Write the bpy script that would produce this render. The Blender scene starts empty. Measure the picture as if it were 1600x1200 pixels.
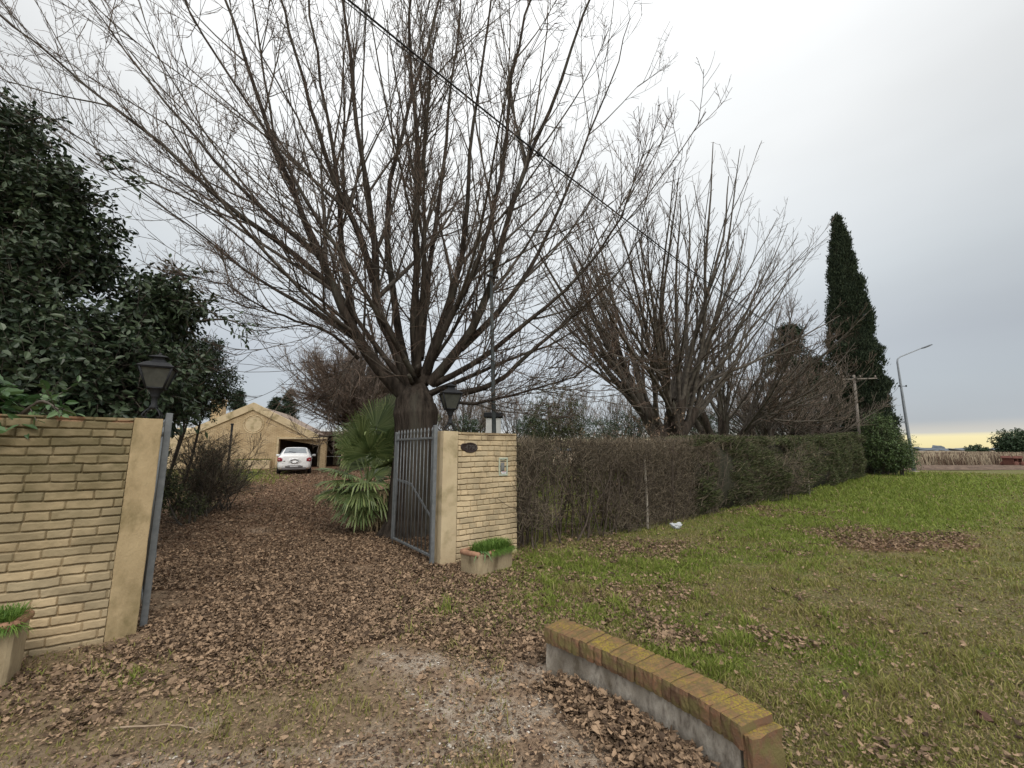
import bpy, bmesh, math
import numpy as np
R = math.radians
S = bpy.context.scene
C = S.collection

# ------------------------------------------------------------------ camera
F, H = 660.0, 1.6
PT = math.atan(103 / F)
cam = bpy.data.cameras.new('camera'); co = bpy.data.objects.new('camera', cam); C.objects.link(co)
cam.sensor_width = 36; cam.lens = 36 * F / 1600
cam.clip_start = 0.05; cam.clip_end = 9000
co.location = (0, 0, H); co.rotation_euler = (math.pi / 2 + PT, 0, 0)
S.camera = co
S.render.resolution_x, S.render.resolution_y = 1024, 768

# ------------------------------------------------------------------ sky, sun, exposure
SUN_EL, SUN_AZ = 48, 155          # azimuth clockwise from +Y
w = bpy.data.worlds.new('World'); S.world = w; w.use_nodes = True
nt = w.node_tree; nt.nodes.clear(); N = nt.nodes.new; L = nt.links.new
out = N('ShaderNodeOutputWorld')
sky = N('ShaderNodeTexSky'); sky.sky_type = 'NISHITA'; sky.sun_disc = False
sky.sun_elevation = R(SUN_EL); sky.sun_rotation = R(SUN_AZ)
bg1 = N('ShaderNodeBackground'); bg1.inputs[1].default_value = 0.06; L(sky.outputs[0], bg1.inputs[0])
tc = N('ShaderNodeTexCoord'); sep = N('ShaderNodeSeparateXYZ'); L(tc.outputs['Generated'], sep.inputs[0])
mp = N('ShaderNodeMapping'); mp.inputs['Scale'].default_value = (1.0, 1.0, 7.0); L(tc.outputs['Generated'], mp.inputs[0])
n1 = N('ShaderNodeTexNoise'); n1.inputs['Scale'].default_value = 1.6; n1.inputs['Detail'].default_value = 5; n1.inputs['Roughness'].default_value = .5
L(mp.outputs[0], n1.inputs['Vector'])
ad = N('ShaderNodeMath'); ad.operation = 'MULTIPLY_ADD'; ad.inputs[1].default_value = .012; L(n1.outputs[0], ad.inputs[0]); L(sep.outputs[2], ad.inputs[2])
rp = N('ShaderNodeValToRGB'); L(ad.outputs[0], rp.inputs[0])
cr = rp.color_ramp
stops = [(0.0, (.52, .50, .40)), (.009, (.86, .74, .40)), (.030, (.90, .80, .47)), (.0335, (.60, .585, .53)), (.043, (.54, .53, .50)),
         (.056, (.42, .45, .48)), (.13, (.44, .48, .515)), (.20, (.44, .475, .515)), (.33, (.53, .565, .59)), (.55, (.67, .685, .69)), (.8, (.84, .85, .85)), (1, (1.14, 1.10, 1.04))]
cr.elements[0].position = 0; cr.elements[0].color = (*stops[0][1], 1)
cr.elements[1].position = 1; cr.elements[1].color = (*stops[-1][1], 1)
stops = [(p, tuple(v * .92 for v in c)) for p, c in stops]
for p, c in stops[1:-1]:
    e = cr.elements.new(p); e.color = (*c, 1)
n2 = N('ShaderNodeTexNoise'); n2.inputs['Scale'].default_value = 1.3; n2.inputs['Detail'].default_value = 4
mp2 = N('ShaderNodeMapping'); mp2.inputs['Scale'].default_value = (1, 1, 3.2); L(tc.outputs['Generated'], mp2.inputs[0]); L(mp2.outputs[0], n2.inputs['Vector'])
mr = N('ShaderNodeMapRange'); mr.inputs[1].default_value = .3; mr.inputs[2].default_value = .7; mr.inputs[3].default_value = .94; mr.inputs[4].default_value = 1.07
L(n2.outputs[0], mr.inputs[0])
# the brighter part of the cloud deck: overhead a little left of the trees
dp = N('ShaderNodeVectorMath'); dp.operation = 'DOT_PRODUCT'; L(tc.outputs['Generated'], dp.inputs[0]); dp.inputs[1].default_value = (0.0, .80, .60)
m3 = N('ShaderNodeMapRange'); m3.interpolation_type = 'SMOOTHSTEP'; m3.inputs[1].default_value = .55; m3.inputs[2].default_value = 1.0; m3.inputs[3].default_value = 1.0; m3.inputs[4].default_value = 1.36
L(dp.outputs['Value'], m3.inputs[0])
m4 = N('ShaderNodeMapRange'); m4.interpolation_type = 'SMOOTHSTEP'; m4.inputs[1].default_value = .25; m4.inputs[2].default_value = -.6; m4.inputs[3].default_value = 1.0; m4.inputs[4].default_value = 1.8  # unseen sky behind the viewer, brightened to light the facing walls
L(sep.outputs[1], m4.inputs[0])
def mul(a, b):
    m = N('ShaderNodeMath'); m.operation = 'MULTIPLY'; L(a, m.inputs[0]); L(b, m.inputs[1]); return m.outputs[0]
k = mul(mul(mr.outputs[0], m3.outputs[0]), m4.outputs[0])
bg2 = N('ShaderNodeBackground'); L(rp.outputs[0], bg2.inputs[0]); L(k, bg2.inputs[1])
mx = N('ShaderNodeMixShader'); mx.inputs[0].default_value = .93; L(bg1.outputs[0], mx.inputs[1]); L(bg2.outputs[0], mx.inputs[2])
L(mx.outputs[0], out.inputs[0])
sl = bpy.data.lights.new('sun', 'SUN'); so = bpy.data.objects.new('sun', sl); C.objects.link(so)
sl.energy = 1.15; sl.angle = R(24); sl.color = (1, .93, .83)
so.rotation_euler = (R(90 - SUN_EL), 0, R(180 - SUN_AZ)) if False else (R(90 - SUN_EL), 0, math.pi - R(SUN_AZ))
so.location = (0, 0, 30)
S.view_settings.view_transform = 'Standard'; S.view_settings.look = 'None'
S.view_settings.exposure = 0.27; S.view_settings.gamma = 1.0
S.cycles.max_bounces = 6; S.cycles.diffuse_bounces = 3; S.cycles.transmission_bounces = 6; S.cycles.transparent_max_bounces = 8
S.cycles.use_denoising = True
try: S.cycles.denoiser = 'OPENIMAGEDENOISE'
except Exception: pass

# ------------------------------------------------------------------ pixel (1600x1200) to world helpers
cP, sP = math.cos(PT), math.sin(PT)
def ray(px, py):
    x = (px - 800) / F; v = (600 - py) / F
    return np.array([x, cP - v * sP, sP + v * cP])
def gp(px, py, z=0.0):
    r = ray(px, py); return r * ((z - H) / r[2]) + np.array([0, 0, H])
def at(px, py, Y):
    r = ray(px, py); return r * (Y / r[1]) + np.array([0, 0, H])
def sm(x, a, b):
    t = np.clip((x - a) / (b - a), 0, 1); return t * t * (3 - 2 * t)

# ------------------------------------------------------------------ numeric helpers
def hash2(i, j, s):
    h = (i.astype(np.int64) * 374761393 + j.astype(np.int64) * 668265263 + s * 1442695041) & 0xffffffff
    h = ((h ^ (h >> 13)) * 1274126177) & 0xffffffff
    return ((h ^ (h >> 16)) & 0xffff) / 65535.0
def vnoise(x, y, s=0):
    x = np.asarray(x, float); y = np.asarray(y, float)
    i = np.floor(x); j = np.floor(y); a = x - i; b = y - j; a = a * a * (3 - 2 * a); b = b * b * (3 - 2 * b)
    return (hash2(i, j, s) * (1 - a) + hash2(i + 1, j, s) * a) * (1 - b) + (hash2(i, j + 1, s) * (1 - a) + hash2(i + 1, j + 1, s) * a) * b
def fbm(x, y, s=0, o=4):
    r = 0; a = .5; t = 0
    for k in range(o):
        r = r + a * vnoise(x * 2 ** k, y * 2 ** k, s + k * 7); t += a; a *= .5
    return r / t
def nrm(v):
    return v / (np.linalg.norm(v, axis=-1, keepdims=True) + 1e-9)

class MB:
    def __init__(s): s.V = []; s.F = []; s.n = 0; s.mi = []
    def add(s, V, Fs, m=0):
        V = np.asarray(V, float).reshape(-1, 3)
        for f in (Fs if isinstance(Fs, list) else [Fs]):
            f = np.asarray(f, np.int64)
            if f.size: s.F.append(f + s.n); s.mi.append(np.full(len(f), m))
        s.V.append(V); s.n += len(V); return s
    def build(s, name, mats, parent=None, smooth=True, attr=None):
        me = bpy.data.meshes.new(name)
        V = np.concatenate(s.V); me.vertices.add(len(V)); me.vertices.foreach_set('co', V.ravel().astype(np.float32))
        loops = np.concatenate([f.ravel() for f in s.F]); sizes = np.concatenate([np.full(len(f), f.shape[1]) for f in s.F])
        me.loops.add(len(loops)); me.loops.foreach_set('vertex_index', loops.astype(np.int32))
        me.polygons.add(len(sizes)); st = np.concatenate([[0], np.cumsum(sizes)[:-1]])
        me.polygons.foreach_set('loop_start', st.astype(np.int32))
        try: me.polygons.foreach_set('loop_total', sizes.astype(np.int32))
        except Exception: pass
        me.polygons.foreach_set('use_smooth', np.full(len(sizes), smooth, bool))
        if not isinstance(mats, (list, tuple)): mats = [mats]
        for m in mats: me.materials.append(m)
        if len(mats) > 1: me.polygons.foreach_set('material_index', np.concatenate(s.mi).astype(np.int32))
        me.update(calc_edges=True); me.validate()
        if attr:
            for k, a in attr.items():
                t = me.attributes.new(k, 'FLOAT_COLOR', 'POINT'); t.data.foreach_set('color', np.asarray(a, np.float32).ravel())
        o = bpy.data.objects.new(name, me); C.objects.link(o)
        if parent is not None: o.parent = parent
        return o
    def xf(s, M=None, loc=None):
        for i in range(len(s.V)):
            if M is not None: s.V[i] = s.V[i] @ np.asarray(M, float).T
            if loc is not None: s.V[i] = s.V[i] + np.asarray(loc, float)
        return s
def rotz(a): c, s_ = math.cos(a), math.sin(a); return np.array([[c, -s_, 0], [s_, c, 0], [0, 0, 1.]])
def rotx(a): c, s_ = math.cos(a), math.sin(a); return np.array([[1., 0, 0], [0, c, -s_], [0, s_, c]])
def roty(a): c, s_ = math.cos(a), math.sin(a); return np.array([[c, 0, s_], [0, 1., 0], [-s_, 0, c]])
_bx = {}
def boxg(sx, sy, sz, bev=.004, seg=1):
    key = (round(sx, 5), round(sy, 5), round(sz, 5), bev, seg)
    if key not in _bx:
        bm = bmesh.new(); bmesh.ops.create_cube(bm, size=1); bmesh.ops.scale(bm, vec=(sx, sy, sz), verts=bm.verts)
        if bev > 0: bmesh.ops.bevel(bm, geom=bm.edges[:], offset=min(bev, .45 * min(sx, sy, sz)), segments=seg, affect='EDGES', profile=.5)
        bm.verts.index_update(); V = np.array([v.co[:] for v in bm.verts]); D = {}
        for f in bm.faces: D.setdefault(len(f.verts), []).append([v.index for v in f.verts])
        _bx[key] = (V, [np.array(d) for d in D.values()]); bm.free()
    return _bx[key]
def box(mb, c, s, Rm=None, bev=.004, m=0, seg=1):
    V, Fs = boxg(*s, bev, seg)
    if Rm is not None: V = V @ np.asarray(Rm).T
    return mb.add(V + np.asarray(c, float), Fs, m)
def frame_of(T, ref):
    a = nrm(np.cross(T, ref)); b = np.cross(a, T); return a, b
def tubes(mb, P, r, sides=5, m=0, caps=False):
    """P (n,k,3) polylines, r (n,k) radii"""
    P = np.asarray(P, float); r = np.asarray(r, float)
    if P.ndim == 2: P = P[None]; r = np.broadcast_to(r, P.shape[:2])
    n, k, _ = P.shape
    T = np.empty_like(P); T[:, 1:-1] = P[:, 2:] - P[:, :-2]; T[:, 0] = P[:, 1] - P[:, 0]; T[:, -1] = P[:, -1] - P[:, -2]; T = nrm(T)
    D = nrm(P[:, -1] - P[:, 0]); ref = np.where(np.abs(D[:, 2:3]) > .8, np.array([[1., 0.13, 0]]), np.array([[0.1, 0, 1.]]))
    ref = np.repeat(ref[:, None], k, 1); a, b = frame_of(T, ref)
    an = np.arange(sides) * 2 * math.pi / sides
    V = P[:, :, None] + r[:, :, None, None] * (a[:, :, None] * np.cos(an)[None, None, :, None] + b[:, :, None] * np.sin(an)[None, None, :, None])
    i = np.arange(n)[:, None, None] * k * sides; j = np.arange(k - 1)[None, :, None] * sides; q = np.arange(sides)[None, None]
    q2 = (q + 1) % sides
    Fq = np.stack([i + j + q, i + j + q2, i + j + sides + q2, i + j + sides + q], -1).reshape(-1, 4)
    Fs = [Fq]
    if caps:
        c = np.arange(sides)
        Fs.append(np.concatenate([(np.arange(n)[:, None] * k * sides + c[::-1]), (np.arange(n)[:, None] * k * sides + (k - 1) * sides + c)]))
    return mb.add(V.reshape(-1, 3), Fs, m)
def bar(mb, a, b, r, sides=8, m=0):
    return tubes(mb, np.array([[a, b]], float), np.array([[r, r]]), sides, m, True)
def lathe(mb, prof, c=(0, 0, 0), sides=16, m=0, rot=0):
    prof = np.asarray(prof, float); an = rot + np.arange(sides) * 2 * math.pi / sides; k = len(prof)
    V = np.stack([prof[:, 0:1] * np.cos(an), prof[:, 0:1] * np.sin(an), np.repeat(prof[:, 1:2], sides, 1)], -1).reshape(-1, 3) + np.asarray(c, float)
    j = np.arange(k - 1)[:, None] * sides; q = np.arange(sides)[None]; q2 = (q + 1) % sides
    Fq = np.stack([j + q, j + q2, j + sides + q2, j + sides + q], -1).reshape(-1, 4)
    return mb.add(V, [Fq, np.array([np.arange(sides)[::-1]]), np.array([(k - 1) * sides + np.arange(sides)])], m)
def prism(mb, poly, y0, y1, m=0):
    """poly in (x,z), extruded y0..y1"""
    poly = np.asarray(poly, float); n = len(poly)
    V = np.concatenate([np.stack([poly[:, 0], np.full(n, y), poly[:, 1]], -1) for y in (y0, y1)])
    i = np.arange(n); j = (i + 1) % n
    return mb.add(V, [np.stack([i, j, j + n, i + n], -1), np.array([i[::-1]]) + n * 0, np.array([i + n])], m)

def tag(o, label=None, cat=None, group=None, kind=None):
    if label: o['label'] = label
    if cat: o['category'] = cat
    if group: o['group'] = group
    if kind: o['kind'] = kind
    return o
def thing(name, label, cat, loc=(0, 0, 0), rz=0.0, group=None):
    o = bpy.data.objects.new(name, None); o.empty_display_size = .2; C.objects.link(o)
    o.location = tuple(float(v) for v in loc); o.rotation_euler = (0, 0, rz)
    return tag(o, label, cat, group)
def off(mb, loc):   # world-space mesh into the local space of an empty at loc (no rotation)
    return mb.xf(None, -np.asarray(loc, float))

# ------------------------------------------------------------------ materials
def mat(name, c1, c2=None, scale=6, rough=.8, bump=0., bscale=None, bdist=.01, metal=0., spec=.3, island=False, trans=0., c3=None, s3=2., coord='Object', stretch=None, detail=6, r2=None):
    m = bpy.data.materials.new(name); m.use_nodes = True; t = m.node_tree; N = t.nodes.new; L = t.links.new
    b = t.nodes['Principled BSDF']; o = t.nodes['Material Output']
    b.inputs['Roughness'].default_value = rough; b.inputs['Metallic'].default_value = metal
    b.inputs['Specular IOR Level'].default_value = spec
    tc = N('ShaderNodeTexCoord'); vec = tc.outputs[coord]
    if stretch:
        mp = N('ShaderNodeMapping'); mp.inputs['Scale'].default_value = stretch; L(vec, mp.inputs[0]); vec = mp.outputs[0]
    col = None
    if c2 is None: b.inputs['Base Color'].default_value = (*c1, 1)
    else:
        mx = N('ShaderNodeMix'); mx.data_type = 'RGBA'; mx.inputs[6].default_value = (*c1, 1); mx.inputs[7].default_value = (*c2, 1)
        if island:
            g = N('ShaderNodeNewGeometry'); L(g.outputs['Random Per Island'], mx.inputs[0])
        else:
            n = N('ShaderNodeTexNoise'); n.inputs['Scale'].default_value = scale; n.inputs['Detail'].default_value = detail; n.inputs['Roughness'].default_value = .62; L(vec, n.inputs['Vector'])
            r = N('ShaderNodeMapRange'); r.inputs[1].default_value = .32; r.inputs[2].default_value = .68; L(n.outputs[0], r.inputs[0]); L(r.outputs[0], mx.inputs[0])
        col = mx.outputs[2]
        if c3 is not None:
            n = N('ShaderNodeTexNoise'); n.inputs['Scale'].default_value = s3; n.inputs['Detail'].default_value = 5; n.inputs['Roughness'].default_value = .6; L(vec, n.inputs['Vector'])
            r = N('ShaderNodeMapRange'); r.inputs[1].default_value = .5; r.inputs[2].default_value = .66; L(n.outputs[0], r.inputs[0])
            m2 = N('ShaderNodeMix'); m2.data_type = 'RGBA'; L(r.outputs[0], m2.inputs[0]); L(col, m2.inputs[6]); m2.inputs[7].default_value = (*c3, 1); col = m2.outputs[2]
        L(col, b.inputs['Base Color'])
    if bump:
        n = N('ShaderNodeTexNoise'); n.inputs['Scale'].default_value = bscale or scale * 4; n.inputs['Detail'].default_value = 8; n.inputs['Roughness'].default_value = .65; L(vec, n.inputs['Vector'])
        bp = N('ShaderNodeBump'); bp.inputs['Strength'].default_value = bump; bp.inputs['Distance'].default_value = bdist; L(n.outputs[0], bp.inputs['Height']); L(bp.outputs[0], b.inputs['Normal'])
    if trans:
        tr = N('ShaderNodeBsdfTranslucent'); ms = N('ShaderNodeMixShader'); ms.inputs[0].default_value = trans
        if col is not None: L(col, tr.inputs[0])
        else: tr.inputs[0].default_value = (*c1, 1)
        L(b.outputs[0], ms.inputs[1]); L(tr.outputs[0], ms.inputs[2]); L(ms.outputs[0], o.inputs[0])
    return m
MT = {}
MT['bark'] = mat('bark_dark', (.020, .016, .013), (.085, .068, .055), 9, .95, 1.0, 22, .05, spec=.08, stretch=(1, 1, .16), c3=(.085, .078, .062), s3=3)
MT['bark2'] = mat('bark_branch', (.052, .044, .037), (.15, .13, .108), 8, .9, .4, 40, .01, spec=.1)
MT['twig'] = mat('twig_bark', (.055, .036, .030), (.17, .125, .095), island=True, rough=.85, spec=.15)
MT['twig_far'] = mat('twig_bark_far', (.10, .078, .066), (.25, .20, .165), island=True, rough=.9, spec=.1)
MT['hedge_twig'] = mat('hedge_twig', (.055, .045, .034), (.25, .205, .15), island=True, rough=.9, spec=.1)
MT['dryleaf'] = mat('dry_leaf', (.115, .070, .048), (.36, .255, .175), island=True, rough=.75, spec=.2, trans=.12)
MT['litter'] = mat('litter_leaf', (.048, .031, .021), (.41, .285, .185), island=True, rough=.75, spec=.2, trans=.08)
MT['grass'] = mat('grass_green', (.125, .170, .032), (.28, .325, .070), island=True, rough=.7, spec=.2, trans=.25)
MT['grass_mid'] = mat('grass_olive', (.155, .16, .045), (.33, .31, .10), island=True, rough=.75, spec=.15, trans=.22)
MT['grass_dry'] = mat('grass_dry', (.20, .16, .075), (.40, .32, .17), island=True, rough=.8, spec=.15, trans=.2)
MT['leaf_dark'] = mat('evergreen_leaf', (.015, .030, .015), (.070, .098, .050), island=True, rough=.42, spec=.4, trans=.06)
MT['leaf_near'] = mat('glossy_leaf_near', (.03, .075, .022), (.085, .15, .05), island=True, rough=.4, spec=.5, trans=.12)
MT['leaf_small'] = mat('evergreen_leaf_small', (.018, .040, .018), (.05, .085, .035), island=True, rough=.5, spec=.4)
MT['cypress'] = mat('cypress_spray', (.012, .022, .013), (.055, .070, .040), island=True, rough=.8, spec=.15)
MT['conifer'] = mat('conifer_needles', (.016, .030, .018), (.048, .066, .038), island=True, rough=.8, spec=.15)
MT['hedge'] = mat('hedge_leaf', (.026, .037, .015), (.115, .13, .052), island=True, rough=.65, spec=.25, trans=.1)
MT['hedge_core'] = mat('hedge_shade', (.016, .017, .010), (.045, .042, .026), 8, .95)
MT['shrub'] = mat('shrub_leaf', (.035, .065, .022), (.13, .19, .06), island=True, rough=.5, spec=.4, trans=.12)
MT['palm'] = mat('palm_blade', (.08, .125, .038), (.25, .30, .115), island=True, rough=.45, spec=.45, trans=.15)
MT['palm_dry'] = mat('palm_dry', (.20, .15, .08), (.34, .27, .16), island=True, rough=.8)
MT['tan'] = mat('painted_stucco', (.47, .37, .235), (.57, .465, .30), 3.2, .85, .5, 45, .008, c3=(.29, .235, .13), s3=2.2, spec=.2)
MT['steel'] = mat('galvanised_grey_paint', (.13, .142, .15), (.21, .22, .225), 14, .55, .1, 90, .001, metal=.3, spec=.5)
MT['black'] = mat('black_iron_paint', (.012, .013, .015), (.024, .025, .028), 30, .65, .1, 60, .002, spec=.25)
MT['glass_dirty'] = mat('dirty_lamp_glass', (.09, .095, .085), (.17, .175, .15), 9, .3, spec=.5, trans=.5)
MT['concrete'] = mat('old_concrete', (.14, .115, .09), (.50, .45, .38), 24, .95, 1.0, 45, .012, c3=(.14, .115, .085), s3=6, stretch=(1, 1, .45))
MT['terracotta'] = mat('terracotta', (.24, .13, .08), (.42, .24, .15), 12, .85, .3, 60, .003)
MT['white'] = mat('white_plastic', (.78, .79, .80), (.70, .72, .74), 20, .35, .2, 30, .003, spec=.5)
MT['plaque'] = mat('dark_plaque', (.020, .012, .010), (.040, .026, .022), 30, .6, .3, 60, .003)
MT['wire'] = mat('wire_black', (.012, .012, .013), rough=.6)
MT['wood_pole'] = mat('weathered_pole_wood', (.13, .11, .095), (.25, .22, .19), 5, .9, .4, 30, .01, stretch=(1, 1, .1))
MT['track'] = mat('turned_soil', (.07, .045, .032), (.20, .14, .10), 2, .95, .8, 9, .08)
MT['stalk'] = mat('dry_crop', (.20, .155, .11), (.42, .35, .25), island=True, rough=.9, spec=.1)
MT['stalk_dark'] = mat('dry_weed', (.10, .065, .05), (.2, .14, .10), island=True, rough=.9, spec=.1)

# ------------------------------------------------------------------ ground zones
def gz(x, y):
    x = np.asarray(x, float); y = np.asarray(y, float)
    rise = .36 * sm(y, 9, 24) * (1 - sm(x, -4, 3))
    micro = .022 * (fbm(x * 2.3, y * 2.3, 3) - .5) + .010 * (fbm(x * 11, y * 11, 5, 3) - .5)
    return rise + micro * np.exp(-np.hypot(x, y) / 25) + .10 * (fbm(x * .14, y * .14, 9, 2) - .5) * sm(np.hypot(x, y), 9, 20)
def topx(x, y, z=0):
    y = np.maximum(y, .6); dep = y * cP + (z - H) * sP; v = (-y * sP + (z - H) * cP) / dep
    return 800 + F * x / dep, 600 - F * v
LEAFB = [(430, 905, 260, 95, 1.25), (420, 815, 200, 62, 1.3), (480, 757, 105, 26, 1.5), (490, 744, 60, 9, 1.6), (600, 935, 140, 50, 1.0), (300, 1000, 190, 32, .65), (560, 975, 220, 45, .85),
         (790, 990, 120, 38, .72), (960, 932, 110, 26, .6), (820, 900, 50, 20, .4), (1000, 858, 170, 22, .7), (1335, 836, 55, 9, 1.9), (1405, 851, 75, 10, 2.2), (1470, 841, 48, 8, 1.8), (1515, 857, 30, 5, 1.0), (1280, 825, 80, 10, .6), (1200, 800, 130, 12, .5), (700, 860, 60, 40, .8),
         (925, 1088, 45, 40, 1.3), (990, 1135, 55, 45, 1.4), (1040, 1180, 60, 50, 1.4), (1080, 1010, 150, 45, .42), (1120, 1060, 60, 26, .5), (150, 1060, 280, 40, .52), (560, 1050, 260, 36, .32), (200, 1130, 300, 40, .22), (730, 900, 40, 24, .5)]
GREENB = [(930, 888, 120, 20, 2.0), (1345, 800, 140, 30, 1.9), (1420, 757, 220, 12, .9), (980, 872, 120, 12, .8), (1180, 850, 130, 30, .5), (1100, 1020, 110, 60, .5), (1500, 780, 200, 30, .35), (215, 1068, 80, 12, .8),
          (850, 958, 150, 34, .9), (740, 965, 90, 24, .6), (650, 985, 80, 16, .35), (240, 1050, 120, 10, .4), (800, 925, 50, 14, .5), (1000, 830, 90, 12, .6), (392, 755, 42, 9, 2.5), (1450, 1050, 200, 60, .35)]
CONCB = [(770, 1110, 130, 80, 2.0), (850, 1060, 60, 30, 1.2), (640, 1032, 75, 22, 1.4), (960, 1190, 120, 60, .9), (405, 828, 34, 9, 1.1), (396, 806, 26, 5, .8), (560, 888, 40, 9, .8), (230, 1195, 260, 34, 1.3), (560, 1180, 190, 40, 1.2), (300, 1130, 120, 20, .5)]
def blobs(px, py, B):
    r = 0
    for cx, cy, rx, ry, a in B:
        r = r + a * np.exp(-(((px - cx) / rx) ** 2 + ((py - cy) / ry) ** 2) * 1.0)
    return r
U = np.array([.737, .676]); NI = np.array([-.676, .737])
def headd(x, y):
    return (x - np.interp(y, [2.22, 2.49, 2.775, 3.09, 3.37], [1.10, .97, .79, .52, .24])) * .84
def zones(x, y):
    """leaf, green, concrete, grass cover, each 0..1"""
    px, py = topx(x, y)
    n = fbm(x * 1.6, y * 1.6, 21) - .5; n2 = fbm(x * .5, y * .5, 33, 3) - .5; n3 = fbm(x * 5, y * 5, 41, 3) - .5
    fence = (x - .06) * NI[0] + (y - 7.05) * NI[1]          # >0 inside the garden
    along = (x - .06) * U[0] + (y - 7.05) * U[1]
    leaf = -blobs(px, py, [(392, 755, 42, 9, 1.2), (405, 828, 40, 10, 1.3), (396, 806, 28, 6, 1.2), (435, 842, 30, 9, .8), (560, 888, 45, 8, 1.2), (500, 845, 60, 10, .5), (470, 1125, 170, 45, .9), (630, 1035, 80, 24, .8), (760, 1110, 130, 60, .7), (200, 1190, 180, 30, .5)]) + blobs(px, py, LEAFB) + 1.2 * n + .7 * n3 - .10
    green = blobs(px, py, GREENB) + 1.1 * n2 + .9 * n + .8 * n3 + .24
    conc = blobs(px, py, CONCB) + 1.3 * n + .7 * n3 - .50
    inside = sm(fence, -.1, .5) * sm(along, .2, 1.5) * sm(px, 600, 740)
    green = green * (1 - inside) + inside * (.75 + n2)
    leaf = leaf * (1 - inside * sm(along, 3, 6)) + inside * .3 * (1 - sm(along, 2, 6))
    front = y < 1.2
    leaf = np.where(front, .3 + n, leaf); green = np.where(front, .2 + n, green); conc = np.where(front, conc * 0, conc)
    # how much turf: right lawn full, drive little, left verge thin
    g = sm(px, 600, 800) * sm(fence, 1.2, -.4) + .26 * sm(px, 720, 400) * sm(py, 985, 1040)
    g = np.where(front, sm(x, .3, 1.2), g)
    g = np.maximum(g, inside); g = np.maximum(g, np.clip(blobs(px, py, GREENB[6:12] + GREENB[14:15]), 0, 1) * .8)
    far_left = sm(px, 420, 340) * sm(py, 800, 770) * sm(py, 735, 745); g = np.maximum(g, far_left * .7)
    right_of_head = headd(x, y) > .12
    g = np.where((y < 4.0) & (x > .0) & ~right_of_head, 0, g)
    conc = np.where(right_of_head & (px > 850), 0, conc)
    leaf = leaf + 1.3 * np.exp(-((headd(x, y) + .16) / .2) ** 2) * (y < 3.2) * (y > 1.2)
    leaf = leaf - .55 * sm(fbm(x * .9 + 7, y * .9, 61, 3), .56, .70) * (y < 5.2)
    leaf = np.clip(leaf, 0, 1); green = np.clip(green, 0, 1); conc = np.clip(conc, 0, 1)
    g = np.clip(g * (1 - .9 * conc), 0, 1)
    return leaf, green, conc, g

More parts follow.
